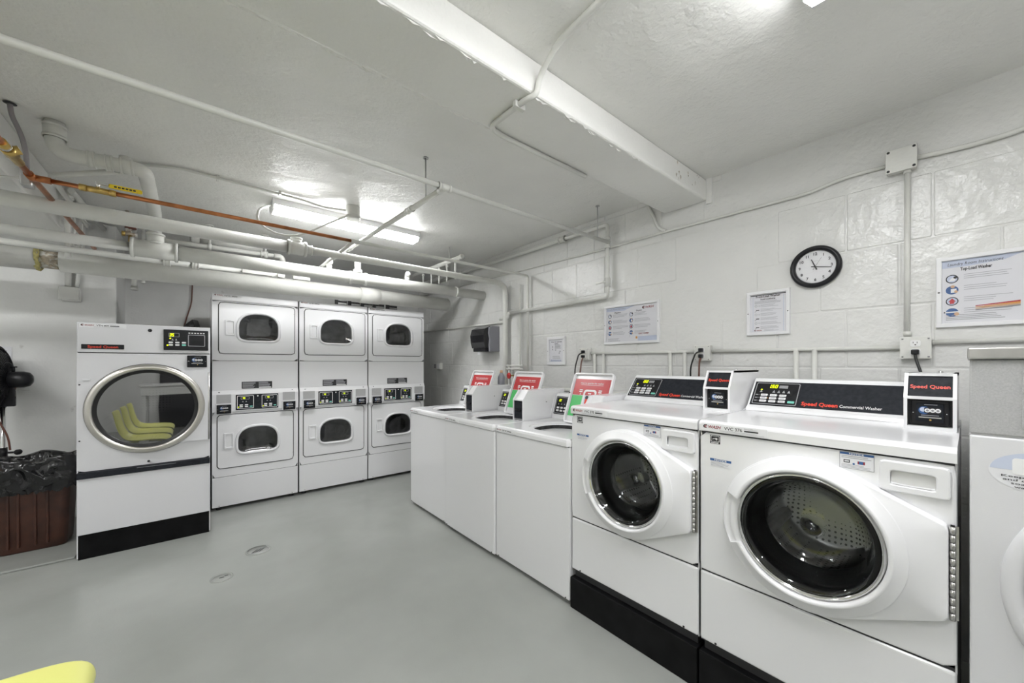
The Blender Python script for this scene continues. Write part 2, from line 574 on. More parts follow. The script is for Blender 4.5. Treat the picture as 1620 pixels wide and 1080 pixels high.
def label_strip(parent, code, x0, x1, z0, z1, d, fr=FRONT, full=True):
    mb = MB()
    mb.prism(rrect(x0, x1, z0, z1, .002, 2), d - .0006, d + .0004, 'white2', fr=fr)
    H = z1 - z0
    e = d - .001
    w_ = x1 - x0
    xe = logo(mb, x0 + w_ * .03, z0 + H * .40, H * .40, e, fr)
    xe = mb and xe + w_ * .05
    cw = text_mesh(code, .012)[2]
    mb.text(code, xe, z0 + H * .38, H * .42 / .73, e, 'ink', fr, bold=.012)
    xe += cw * H * .42 / .73 + w_ * .03
    if x1 - xe > .01:
        mb.rect(xe, min(x1 - .004, xe + w_ * .2), z0 + H * .42, z0 + H * .6, e, 'ink', fr)
        mb.lines(xe, min(x1 - .004, xe + w_ * .2), z0 + H * .68, z0 + H * .9, 2, e, 'inkgrey', fr)
    mb.lines(x0 + w_ * .3, x1 - .006, z0 + H * .08, z0 + H * .3, 2, e, 'inklight', fr, minw=.8)
    return mb.build('label_strip', parent)
def coin_slide(parent, x0, x1, z0, z1, y, d=.012, name='coin_slide'):
    """black coin mechanism on a front at depth y"""
    w_, h = x1 - x0, z1 - z0
    t = MB().prism(rrect(x0, x1, z0, z1, .004, 3), y - d, y + .002, 'black', .003).build(name, parent, 'black coin mechanism')
    m = MB().prism(rrect(x0 + w_ * .14, x1 - w_ * .14, z0 + h * .12, z1 - h * .08, .004, 3), y - d - .004, y - d + .001, 'navy', .002)
    e = y - d - .0048
    cz = z0 + h * .62
    m.flat(circle(x0 + w_ * .36, cz, h * .165, 20), e, 'blue')
    m.flat(circle(x0 + w_ * .33, cz + h * .03, h * .095, 14), e - .0003, 'lblue')
    m.prism(rrect(x0 + w_ * .36, x0 + w_ * .8, cz - h * .12, cz + h * .12, h * .05, 3), e - .0008, e, 'ink')
    for k in range(3):
        c = (x0 + w_ * (.445 + .135 * k), cz)
        m.flat(circle(*c, h * .085, 14), e - .0011, 'pwhite')
        m.flat(circle(*c, h * .045, 10), e - .0014, 'inkgrey')
    m.rect(x0 + w_ * .28, x0 + w_ * .74, z0 + h * .4, z0 + h * .425, e - .0003, 'inklight')
    m.rect(x0 + w_ * .36, x0 + w_ * .7, z1 - h * .15, z1 - h * .13, e - .0003, 'inklight')
    m.box(x0 + w_ * .22, x0 + w_ * .80, e - .003, e + .001, z0 + h * .3, z0 + h * .345, 'steel')
    m.flat(circle(x0 + w_ * .52, z0 + h * .22, h * .035, 10), e - .0005, 'brass')
    for xx in (x0 + w_ * .07, x1 - w_ * .07):
        m.ball((xx, y - d, z0 + h * .5), h * .03, 'chrome', 8)
    m.build('coin_plate', t)
    return t
def seven_seg(mb, s, x, z, h, d, m, fr):
    segs = {'0': 'abcdef', '1': 'bc', '2': 'abged', '3': 'abgcd', '4': 'fgbc', '5': 'afgcd', '6': 'afgedc', '7': 'abc', '8': 'abcdefg', '9': 'abcdfg'}
    w_, t, g = h * .5, h * .13, h * .68
    sh = .12
    for ch in s:
        if ch == '.':
            mb.rect(x - h * .14, x - h * .02, z, z + t, d, m, fr)
            continue
        for q in segs.get(ch, ''):
            r = {'a': (0, w_, h - t, h), 'd': (0, w_, 0, t), 'g': (0, w_, h / 2 - t / 2, h / 2 + t / 2),
                 'f': (0, t, h / 2, h), 'b': (w_ - t, w_, h / 2, h), 'e': (0, t, 0, h / 2), 'c': (w_ - t, w_, 0, h / 2)}[q]
            mb.flat([(x + r[0] + r[2] * sh, z + r[2]), (x + r[1] + r[2] * sh, z + r[2]), (x + r[1] + r[3] * sh, z + r[3]), (x + r[0] + r[3] * sh, z + r[3])], d, m, fr)
        x += g
    return x

# ------------------------------------------------------------------ stacked dryers
def d_window(a, zt, zb, n=96):
    out = []
    for i in range(n):
        t = 2 * PI * i / n
        c, s_ = math.cos(t), math.sin(t)
        e = 2.5 if s_ >= 0 else 5.5
        bb = zt if s_ >= 0 else zb
        out.append((a * math.copysign(abs(c) ** (2 / e), c), bb * math.copysign(abs(s_) ** (2 / e), s_)))
    return out
def dryer_door(root, x0, x1, z0, z1, wc, wa, wt, wb, y0):
    """door slab with D-shaped window; wc = window centre"""
    n = 96
    outer = ray_poly(rrect(x0, x1, z0, z1, .025, 6), wc, n)
    win = ray_poly([(wc[0] + p[0], wc[1] + p[1]) for p in d_window(wa, wt, wb)], wc, n)
    seal = offset(outer, .006)
    MB().ringp(seal, outer, y0 - .0015, y0 + .02, 'gap').build('door_seal', root, 'dark gap round the door')
    door = MB().ringp(outer, offset(win, .012), y0 - .008, y0 + .02, 'white', bev=.004).build('door', root)
    MB().ringp(offset(win, .022), win, y0 - .024, y0 + .03, 'white2', smooth=True, bev=.010).build('window_frame', door, 'raised white window rim')
    m = MB()
    c0 = offset(win, .003)
    m.loops([[FRONT(*p, y0 - .003) for p in c0], [FRONT(wc[0] + (p[0] - wc[0]) * .6, wc[1] + (p[1] - wc[1]) * .6, y0 + .012) for p in c0]], 'glass', True, False, True)
    m.build('window_glass', door, 'dark oval window glass')
    hx, hz = x0 + .045, (z0 + z1) / 2 + .005
    m = MB()
    po, pi_ = rrect(hx, hx + .072, hz - .072, hz + .072, .008, 3), rrect(hx + .014, hx + .062, hz - .058, hz + .058, .008, 3)
    m.ringp(po, pi_, y0 - .020, y0 - .002, 'white2', bev=.003)
    m.loops([[FRONT(*p, y0 - .014) for p in pi_], [FRONT(p[0], p[1], y0 + (.034 if p[0] < hx + .035 else -.006)) for p in offset(pi_, -.003)]], 'white2', False, False, True)
    m.build('door_handle', door, 'moulded recessed grip')
    for s in (-1, 1):
        MB().ball((x1 - .006, y0 - .006, (z0 + z1) / 2 + s * (z1 - z0) * .36), .004, 'steel', 8).build('hinge_screw', door)
    return door
def stack_dryer(label, code):
    r = thing('stacked_dryer', label, 'dryer', group='stacked coin dryers along the back wall')
    W, D, Ht = .338, .70, 1.953
    m = MB()
    m.box(-W, -W + .004, .004, D, .03, Ht - .002, 'white')
    m.box(W - .004, W, .004, D, .03, Ht - .002, 'white')
    m.box(-W, W, .004, D, Ht - .006, Ht - .002, 'white')
    m.box(-W, W, .004, D, .03, .034, 'white')
    m.box(-W, W, D - .004, D, .03, Ht - .002, 'galv')
    m.box(-W, W, .05, D - .01, .90, 1.33, 'gap')
    m.build('cabinet', r)
    top = MB().box(-W, W, -.002, .05, 1.886, Ht, 'white', .008, 3).build('top_trim', r)
    label_strip(top, code, -W + .01, -W + .215, 1.92, 1.946, -.0022)
    def open_panel(name, z0, z1, x0, x1, dz0, dz1):
        po = rrect(-W, W, z0, z1, .004, 2)
        c = ((x0 + x1) / 2, (dz0 + dz1) / 2)
        n = 64
        MB().ringp(ray_poly(po, c, n), ray_poly(rrect(x0 + .02, x1 - .02, dz0 + .02, dz1 - .02, .02, 4), c, n), 0, .03, 'white').build(name, r)
    open_panel('upper_front', 1.347, 1.884, -.29, .308, 1.412, 1.872)
    MB().box(-W, W, -.001, .03, 1.076, 1.344, 'white', .004).build('middle_panel', r)
    open_panel('lower_front', .300, .880, -.30, .296, .376, .856)
    dryer_door(r, -.29, .308, 1.412, 1.872, (.012, 1.645), .155, .135, .108, 0)
    dryer_door(r, -.30, .296, .376, .856, (.006, .60), .155, .13, .10, 0)
    for zc in (1.645, .60):
        MB().lathe([(.235, .035), (.25, .06), (.25, .58), (.0, .6)], (.01, zc), 'galv', n=40).build('drum', r, 'steel drum behind the window')
    # control fascia, leaning out, with sloped top
    m = MB()
    prof = [(.02, .878), (-.020, .884), (-.022, 1.04), (-.004, 1.078), (.02, 1.078)]
    m.prism(prof, -W, W, 'white', fr=SIDE)
    fas = m.build('control_fascia', r)
    y = -.0225
    for s in (-1, 1):
        MB().ball((s * (W - .05), -.013, 1.062), .006, 'inkgrey', 8).build('fascia_screw', fas)
    cp = MB().box(-.168, .166, y - .003, y + .004, .896, 1.035, 'navy', .001).build('control_panel', r, 'black panel with two lit displays')
    for k, cx in enumerate((-.095, .095)):
        m = MB()
        m.ringp(rrect(cx - .064, cx + .064, .906, 1.025, .008, 3), rrect(cx - .060, cx + .060, .910, 1.021, .006, 3), y - .0042, y - .003, 'pwhite')
        m.ringp(rrect(cx - .036, cx + .03, .990, 1.015, .004, 2), rrect(cx - .033, cx + .027, .993, 1.012, .003, 2), y - .0042, y - .003, 'inklight')
        seven_seg(m, '45', cx - .022, .9945, .016, y - .0045, 'led', FRONT)
        for q in (-.02, .005):
            m.flat([(cx + q - .006, .966), (cx + q + .006, .966), (cx + q, .978)], y - .0042, 'inklight')
        for a in range(2):
            for b_ in range(2):
                m.rect(cx - .045 + a * .04, cx - .02 + a * .04, .918 + b_ * .016, .929 + b_ * .016, y - .0045, 'pwhite')
        m.rect(cx + .032, cx + .054, .918, .929, y - .0045, 'teal')
        m.flat(circle(cx - .052, .922, .004, 8), y - .0045, 'led')
        m.build('display', cp)
    m = MB().flat(circle(0, 1.018, .006, 12), y - .004, 'pwhite').build('indicator', cp)
    for s in (-1, 1):
        cx = -.255 if s < 0 else .257
        MB().prism(rrect(cx - .053, cx + .053, .962, 1.042, .002, 2), y - .002, y + .002, 'grey').build('price_plate', r, 'plain grey metal plate')
        MB().box(cx - .06, cx + .06, y - .02, y + .004, .866, .957, 'white', .003).build('coin_housing', r)
        coin_slide(r, cx - .053, cx + .053, .871, .952, y - .020, .004)
    m = MB().prism(rrect(-.122, .118, 1.088, 1.152, .003, 2), -.003, 0, 'ink')
    for k in range(2):
        for i in range(4):
            m.lines(-.116 + k * .125, -.012 + k * .12, 1.094, 1.148, 6, -.0033, 'inklight', fill=.5, seed=i + k * 9, minw=.4)
    m.rect(.012, .11, 1.092, 1.100, -.0036, 'pwhite')
    m.build('instruction_label', r, 'black instruction label with white text')
    kp = MB().box(-W, W, 0, .03, .03, .296, 'white', .004).build('kick_panel', r)
    for s in (-1, 1):
        MB().ball((s * (W - .05), 0, .042), .004, 'gap', 8).build('kick_screw', kp)
    for z in (.296, 1.344, 1.883):
        MB().rect(-W, W, z, z + .004, .004, 'gap').build('seam', r)
    for sx in (-1, 1):
        for yy in (.05, D - .05):
            MB().cyl((sx * (W - .05), yy, 0), (sx * (W - .05), yy, .032), .022, 'gap', 12).build('foot', r)
    return r
d1 = stack_dryer('white stacked dryer on the left of the three, touching the large tumbler dryer', 'VGF 811')
d1.location = (.4475, 4.305, 0)
d2 = copy_tree(d1); d2.location = (1.1365, 4.305, 0)
d2['label'] = 'middle one of the three white stacked dryers at the back'
d3 = copy_tree(d1); d3.location = (1.8255, 4.31, -.004 + .004)
d3['label'] = 'white stacked dryer farthest right of the three, partly behind the top-load washers'

# ------------------------------------------------------------------ large tumbler dryer
r = thing('tumbler_dryer', 'large single tumbler dryer with big round door and black base, beside bin', 'dryer', (-.264, 3.815, .0))
W, D, Ht = .35, 1.0, 1.60
m = MB()
m.box(-W, -W + .006, .002, D, .012, Ht, 'tumgrey')
m.box(W - .006, W, .002, D, .012, Ht, 'tumgrey')
m.box(-W, W, .002, D, Ht - .006, Ht, 'tumgrey')
m.box(-W, W, D - .006, D, .012, Ht, 'galv')
m.box(-W + .01, W - .01, .02, D - .01, .02, .60, 'gap')
m.build('cabinet', r)
MB().box(-W + .006, W - .006, .004, .03, .0, .168, 'blackmatte').build('base_panel', r, 'black scuffed toe panel')
MB().box(-W + .003, W - .003, -.012, .02, .168, .545, 'tumgrey', .004).build('lower_panel', r)
bd = MB().box(-W + .002, W - .002, -.022, .02, .545, .587, 'navy', .003).build('dark_strip', r, 'charcoal strip between door panel and lower panel')
MB().lines(-.06, .15, .575, .581, 1, -.0227, 'inklight', minw=1).build('strip_print', bd)
c = (0, .9975)
n = 96
MB().ringp(ray_poly(rrect(-W + .002, W - .002, .590, 1.392, .004, 2), c, n), circle(*c, .262, n), 0, .03, 'tumgrey').build('front_panel', r)
tp = MB().box(-W + .002, W - .002, -.004, .02, 1.397, Ht, 'tumgrey', .004).build('control_header', r)
label_strip(tp, 'VTN 809', -W + .012, -W + .235, 1.565, 1.592, -.0045)
nb = MB().prism(rrect(-W + .022, -W + .225, 1.420, 1.452, .002, 2), -.008, 0, 'black', .001)
nb.text('Speed Queen', -W + .1235, 1.4275, .0235, -.0086, 'brandred', bold=.02, align='C', fit=.145)
nb.build('name_bar', tp, 'black bar with red lettering')
MB().lathe([(.012, -.004), (.010, -.009), (.004, -.010), (.003, -.006), (0, -.006)], (.007, 1.561), 'black', n=16).build('key_lock', tp)
cp = MB().box(.080, .338, -.016, .0, 1.421, 1.574, 'black', .003).build('control_panel', r, 'black control panel with lit display')
y = -.0162
m = MB()
seven_seg(m, '35', .113, 1.524, .02, y - .001, 'led', FRONT)
m.ringp(rrect(.108, .168, 1.519, 1.549, .003, 2), rrect(.111, .165, 1.522, 1.546, .002, 2), y - .0008, y, 'inkgrey')
m.flat(circle(.117, 1.508, .005, 10), y - .001, 'led')
for q in (.13, .15):
    m.flat([(q - .006, 1.493), (q + .006, 1.493), (q, 1.508)], y - .0008, 'inklight')
for a in range(3):
    for b_ in range(2):
        m.prism(rrect(.108 + a * .037, .132 + a * .037, 1.454 + b_ * .018, 1.466 + b_ * .018, .003, 2), y - .0015, y, 'pwhite' if (a, b_) != (2, 0) else 'teal')
m.flat(circle(.102, 1.457, .005, 10), y - .001, 'led')
m.build('button_pad', cp)
m = MB().ringp(rrect(.218, .318, 1.452, 1.540, .004, 2), rrect(.222, .314, 1.456, 1.536, .003, 2), y - .0015, y, 'inklight')
for k in range(6):
    m.rect(.22 + k * .017, .231 + k * .017, 1.549, 1.556, y - .0008, 'pwhite')
m.build('rate_window', cp)
coin_slide(r, .212, .330, 1.292, 1.382, -.001, .012)
# door
am = math.asin(.266 / .300)
po = [(.336, c[1] - .267), (.336, c[1] + .267)] + [(.300 * math.cos(am - 2 * am * i / 20), c[1] + .300 * math.sin(am - 2 * am * i / 20)) for i in range(21)]
dr = MB().prism(po, -.018, .0, 'tumgrey').build('door', r)
MB().lathe([(.318, .0), (.318, -.020), (.311, -.032), (.285, -.038), (.278, -.030), (.272, -.012)], c, 'ring', n=96).build('door_ring', dr, 'polished alloy door ring')
MB().lathe([(.3215, .001), (.3215, -.006), (.316, -.0065)], c, 'gap', n=96).build('ring_seal', dr)
MB().lathe([(.279, -.028), (.262, -.022), (.254, -.012)], c, 'rubber', n=96).build('gasket', dr, 'black rubber gasket')
MB().lathe([(.256, -.014), (.0, -.0145)], c, 'tintglass', n=64).build('door_glass', dr, 'mirror-like dark door glass')
MB().cyl((.341, -.012, .73), (.341, -.012, 1.25), .007, 'steel', 10).build('hinge', dr, 'steel hinge rod')
for z in (.76, 1.215):
    MB().box(.333, .349, -.015, .001, z - .012, z + .012, 'steel', .001).build('hinge_plate', dr)
MB().lathe([(.262, .03), (.30, .07), (.30, .70), (.0, .72)], c, 'perf', n=64).build('drum', r, 'perforated steel drum')
MB().box(-.325, -.285, -.008, 0, 1.205, 1.217, 'tumgrey', .002).build('door_catch', r)
for z in (1.178, .8):
    MB().ball((-.337, -.001, z), .005, 'gap', 8).build('panel_screw', r)
MB().ball((.0, -.006, .613), .008, 'gap', 10).build('drawer_lock', r)

# ------------------------------------------------------------------ front-load washers
def front_loader(label, code):
    r = thing('front_load_washer', label, 'washer', group='front-load washers on black bases')
    W, D = .3395, .71
    ped = MB().box(-W, W, -.012, .66, 0, .166, 'blackmatte', .004).build('pedestal', r, 'black steel base')
    MB().box(-W + .01, W - .01, .02, .62, .166, .21, 'gap').build('plinth_gap', r)
    m = MB()
    for s in (-1, 1):
        a, b = (-W, -W + .004) if s < 0 else (W - .004, W)
        m.box(a, b, .01, D, .2, 1.05, 'white')
    m.box(-W, W, D - .004, D, .2, 1.05, 'galv')
    m.box(-W, W, .01, D, .2, .204, 'gap')
    m.build('cabinet', r)
    lp = MB().box(-W, W, 0, .03, .207, .486, 'white', .009, 3).build('lower_panel', r)
    for s in (-1, 1):
        MB().ball((s * (W - .06), .001, .217), .005, 'gap', 8).build('panel_screw', lp)
    c = (.010, .758)
    n = 96
    po = ray_poly(rrect(-W, W, .491, 1.045, .010, 4), c, n)
    MB().ringp(po, circle(*c, .232, n), 0, .03, 'white', bev=.006).build('front_panel', r)
    for z, d in ((.482, .006), (1.041, .004)):
        MB().rect(-W + .004, W - .004, z, z + .012, d, 'gap').build('seam', r)
    # lid with chamfered front edge
    prof = [(-.008, 1.051), (-.0085, 1.078), (-.006, 1.085), (.002, 1.090), (.014, 1.092), (.50, 1.094), (.515, 1.100), (D, 1.102), (D, 1.049)]
    lid = MB().prism(prof, -W, W, 'white', fr=SIDE).build('top', r)
    label_strip(r, code, -W + .010, -W + .24, 1.0535, 1.083, -.0092)
    # console
    x0, x1 = -W, .206
    prof = [(.49, 1.095), (.497, 1.108), (.512, 1.116), (.622, 1.238), (.635, 1.245), (D, 1.245), (D, 1.10)]
    con = MB().prism(prof, x0, x1, 'white', fr=SIDE).build('console', r)
    Wd = Vector((0, .11, .122)).normalized()
    fr = frame_of((0, .512, 1.116), (1, 0, 0), Wd, Vector((0, Wd.z, -Wd.y)))
    H = .164
    MB().rect(x0 + .008, x1 - .001, .006, H - .012, -.0012, 'navy', fr).build('fascia', con, 'dark grey fascia')
    fs = MB()
    fs.text('Speed Queen', x0 + .213, .021, .0275, -.002, 'brandred', fr, bold=.03, fit=.127)
    fs.text('Commercial Washer', x0 + .346, .021, .0215, -.002, 'pwhite', fr, bold=.008, fit=.131)
    fs.build('lettering', con, 'red and white lettering')
    px0, px1, pz0, pz1 = x0 + .013, x0 + .197, .010, H - .018
    cp = MB().prism(rrect(px0, px1, pz0, pz1, .006, 3), -.0022, -.001, 'black', fr=fr).build('control_panel', con, 'black control panel with lit digits')
    m = MB().ringp(rrect(px0 + .003, px1 - .003, pz0 + .003, pz1 - .003, .006, 3), rrect(px0 + .0055, px1 - .0055, pz0 + .0055, pz1 - .0055, .005, 3), -.003, -.0022, 'inklight', fr)
    xx = px0 + .055
    seven_seg(m, '1.50', xx, pz1 - .034, .02, -.003, 'led', fr)
    m.rect(px0 + .1, px0 + .135, pz1 - .034, pz1 - .016, -.0028, 'inkgrey', fr)
    for q in (.03, .083, .103, .123, .143):
        m.flat([(px0 + q - .006, pz1 - .062), (px0 + q + .006, pz1 - .062), (px0 + q, pz1 - .046)], -.003, 'inklight', fr)
    m.flat(circle(px0 + .03, pz1 - .046, .004, 8), -.0032, 'led', fr)
    for a in range(3):
        for b_ in range(3):
            m.prism(rrect(px0 + .033 + a * .038, px0 + .061 + a * .038, pz0 + .016 + b_ * .018, pz0 + .028 + b_ * .018, .002, 2), -.0035, -.0022, 'pwhite', fr=fr)
            m.rect(px0 + .037 + a * .038, px0 + .055 + a * .038, pz0 + .0205 + b_ * .018, pz0 + .0235 + b_ * .018, -.0038, 'inkgrey', fr)
            m.flat(circle(px0 + .027 + a * .038, pz0 + .022 + b_ * .018, .002, 6), -.003, 'orange' if (a, b_) == (1, 1) else 'inkgrey', fr)
    for b_ in range(3):
        m.rect(px0 + .010, px0 + .022, pz0 + .020 + b_ * .018, pz0 + .024 + b_ * .018, -.003, 'inklight', fr)
    m.prism(rrect(px0 + .147, px0 + .173, pz0 + .016, pz0 + .028, .002, 2), -.0035, -.0022, 'teal', fr=fr)
    m.build('button_pad', cp)
    # coin box
    x0, x1, ya, yb, za, zm, zt = .212, .334, .335, .380, 1.092, 1.203, 1.286
    t = .009
    m = MB()
    prof = [(ya, za), (ya, zm), (yb, zt), (D, zt), (D, za)]
    m.prism(prof, x0, x0 + t, 'white', fr=SIDE).prism(prof, x1 - t, x1, 'white', fr=SIDE)
    m.box(x0, x1, yb, D, zt - t, zt, 'white').box(x0 + t, x1 - t, ya + .001, D, za, za + .014, 'white')
    m.box(x0 + t, x1 - t, ya + .001, ya + .05, zm - .005, zm + .005, 'white')
    m.box(x0 + t, x1 - t, ya + .06, D, za, zt - .002, 'white')
    cb = m.build('coin_box', r, 'white sloping coin box')
    MB().ball(((x0 + x1) / 2 + .02, .52, zt + .002), .008, 'chrome', 10, sq=(1, 1, .7)).build('lock', cb)
    for q in ((.50, 1.26), (.56, 1.21)):
        MB().ball((x0 - .001, q[0], q[1]), .004, 'gap', 8).build('rivet', cb)
    Wd = Vector((0, yb - ya, zt - zm)).normalized()
    fr = frame_of((0, ya + .010, zm), (1, 0, 0), Wd, Vector((0, Wd.z, -Wd.y)))
    m = MB().prism(rrect(x0 + t, x1 - t, .004, .084, .001, 1), .0, .01, 'navy', fr=fr)
    m.text('Speed Queen', (x0 + x1) / 2, .036, .0185, -.0008, 'brandred', fr, bold=.022, align='C', width=.0172)
    m.build('name_plate', cb, 'black plate with red lettering')
    MB().box(x0 + t, x1 - t, ya + .03, ya + .062, za + .014, zm - .005, 'black').build('coin_recess', cb)
    coin_slide(r, x0 + .016, x1 - .016, za + .018, zm - .012, ya + .030, .012)
    # detergent drawer
    po = rrect(.1875, .3285, .948, 1.036, .010, 4)
    dw = MB()
    ip = rrect(.212, .301, .968, 1.008, .006, 4)
    cc = (.256, .988)
    dw.ringp(ray_poly(po, cc, 64), ray_poly(ip, cc, 64), -.012, .004, 'white2', bev=.004)
    ri = ray_poly(ip, cc, 64)
    dw.loops([[FRONT(*p, -.009) for p in ri], [FRONT(p[0], .968 + (p[1] - .968) * .95, (.055 if p[1] > .990 else -.004)) for p in ri]], 'white2', False, False, True)
    dw.build('detergent_drawer', r)
    # stickers
    m = MB().rect(-.30, -.262, 1.004, 1.038, -.0006, 'ink')
    m.ringp(rrect(-.297, -.265, 1.012, 1.0355, .002, 2), rrect(-.2955, -.2665, 1.0135, 1.034, .002, 2), -.0012, -.0006, 'pwhite')
    m.lathe([(.010, -.0012), (.0075, -.0012)], (-.283, 1.016), 'pwhite', a0=.3, a1=2.6, n=12)
    m.flat([(-.276 + .006 * (1 if k % 2 else .45) * math.cos(PI / 2 + k * PI / 5), 1.024 + .006 * (1 if k % 2 else .45) * math.sin(PI / 2 + k * PI / 5)) for k in range(10)], -.0013, 'pwhite')
    m.rect(-.296, -.268, 1.006, 1.009, -.0012, 'pwhite')
    m.build('energy_sticker', r)
    m = MB().rect(-.30, -.222, .916, .946, -.0006, 'paper').rect(-.30, -.222, .937, .946, -.001, 'blue')
    m.text('NOTICE', -.261, .9385, .0092, -.0014, 'pwhite', align='C', bold=.03, fit=.045)
    m.lines(-.296, -.226, .918, .935, 4, -.001, 'inklight')
    m.build('notice_sticker', r, 'small white and blue notice sticker')
    m = MB().rect(.096, .177, .992, 1.043, -.0006, 'paper').rect(.097, .176, 1.035, 1.0425, -.001, 'blue')
    m.ringp([(.096, .992), (.177, .992), (.177, 1.043), (.096, 1.043)], [(.0972, .9932), (.1758, .9932), (.1758, 1.0418), (.0972, 1.0418)], -.0014, -.0006, 'inkgrey')
    m.text('NOTICE', .1365, 1.0362, .0075, -.0014, 'pwhite', align='C', bold=.02, width=.0095)
    m.lines(.101, .172, 1.023, 1.033, 2, -.001, 'inkgrey', minw=.85)
    m.ringp(rrect(.106, .121, 1.010, 1.019, .001, 2), rrect(.108, .119, 1.012, 1.017, .001, 2), -.0012, -.0006, 'ink')
    m.rect(.142, .152, 1.009, 1.018, -.001, 'blue').rect(.152, .156, 1.009, 1.018, -.001, 'darkred').rect(.139, .142, 1.009, 1.018, -.001, 'darkred')
    m.flat(circle(.13, 1.008, .003, 10), -.001, 'blue')
    m.lines(.101, .172, .9945, 1.006, 3, -.001, 'inkgrey', minw=.7)
    m.build('instruction_sticker', r, 'white sticker with small pictures')
    # door
    hx, hzt, hzb = .3245, .884, .634
    R0 = .249
    arc = []
    def tangent(pt, up):
        dx, dz = pt[0] - c[0], pt[1] - c[1]
        dd = math.hypot(dx, dz)
        a = math.atan2(dz, dx)
        return a + math.acos(R0 / dd) * (1 if up else -1)
    at, ab = tangent((hx, hzt), True), tangent((hx, hzb), False) + 2 * PI
    for i in range(73):
        a = at + (ab - at) * i / 72
        arc.append((c[0] + R0 * math.cos(a), c[1] + R0 * math.sin(a)))
    outline = arc + [(hx, hzb), (hx, hzt)]
    N = 144
    OP = ray_poly(outline, c, N)
    ha0, ha1 = math.radians(180 - 21), math.radians(180 + 24)
    def ringloops(idx, scoop=0):
        L = [[] for _ in range(13)]
        for i in idx:
            a = 2 * PI * i / N
            p = OP[i % N]
            ca, sa = math.cos(a), math.sin(a)
            Rr = math.hypot(p[0] - c[0], p[1] - c[1])
            q = scoop
            pts = [(Rr, .0), (Rr, -.034), (Rr - .001, -.037), (Rr - .004, -.0385), (min(.2435, Rr - .005), -.039), (.2425, -.0425 + q * .3), (.2415, -.0435 + q * .4), (.216 + q * .5, -.0525 + q), (.2145 + q * .5, -.0555 + q), (.211 + q * .4, -.0575 + q), (.206, -.0575 + q), (.2015 - q * .1, -.054 + q), (.1985 - q * .1, -.014)]
            for k, (rr, d) in enumerate(pts):
                L[k].append(FRONT(c[0] + rr * ca, c[1] + rr * sa, d))
        return L
    i0, i1 = round(ha0 / (2 * PI) * N), round(ha1 / (2 * PI) * N)
    main = MB().loops(ringloops(list(range(i1, i0 + N + 1))), 'white2', True, close=False)
    door = main.build('door', r)
    hg = MB().loops(ringloops(list(range(i0, i1 + 1)), .020), 'white2', True, close=False)
    for i in (i0, i1):           # step faces where the grip is let into the ring
        A, B_ = ringloops([i]), ringloops([i], .020)
        hg.loops([[p[0] for p in A], [p[0] for p in B_]], 'white2', False, close=False)
    hg.build('door_handle', door, 'scooped white hand grip on the door ring')
    hm = MB()
    for k in range(12):
        z = hzb + (hzt - hzb) * k / 12
        hm.cyl((hx + .007, -.022, z + .001), (hx + .007, -.022, z + (hzt - hzb) / 12 - .001), .006, 'steel', 8)
    hm.box(hx + .003, hx + .018, -.012, -.008, hzb, hzt, 'steel').box(hx + .003, hx + .011, -.012, .0, hzb, hzt, 'gap')
    hm.build('hinge', door, 'steel piano hinge')
    MB().lathe([(.199, -.03), (.196, -.044), (.190, -.046), (.186, -.03)], c, 'chrome', n=96).build('chrome_ring', door, 'thin chrome ring')
    MB().lathe([(.199, .0), (.1875, -.032), (.184, -.02), (.19, .03), (.205, .06), (.205, .09), (.16, .112), (.162, .125), (.24, .13)], c, 'rubber', n=96).build('gasket', r, 'black rubber gasket')
    prof = [(.186, -.034), (.181, -.038), (.172, -.030), (.160, .005), (.140, .055), (.118, .078), (.085, .086), (.04, .080), (.001, .078)]
    inner = [(.001, .086), (.04, .088), (.088, .094), (.124, .086), (.148, .060), (.167, .008), (.178, -.022), (.186, -.030)]
    MB().lathe(prof + inner, c, 'bowl', n=96).build('door_glass', door, 'deep clear glass bowl')
    MB().lathe([(.165, .125), (.235, .14), (.24, .48), (.2, .50), (.0, .51)], c, 'perf', n=64).build('drum', r, 'perforated steel drum')
    for k in range(3):
        a = PI / 2 + k * 2 * PI / 3
        p = (c[0] + .215 * math.cos(a), c[1] + .215 * math.sin(a))
        MB().prism(circle(p[0], p[1], .03, 12), .12, .47, 'steel').build('drum_lifter', r)
    return r
f1 = front_loader('front-load washer with a VVC 376 strip, at the near end of the row', 'VVC 376')
f1.location = (1.575, .3615, 0); f1.rotation_euler = (0, 0, FACE_X)
f2 = front_loader('front-load washer with a VVC 378 strip, beside the top-load washers', 'VVC 378')
f2.location = (1.575, 1.048, 0); f2.rotation_euler = (0, 0, FACE_X)

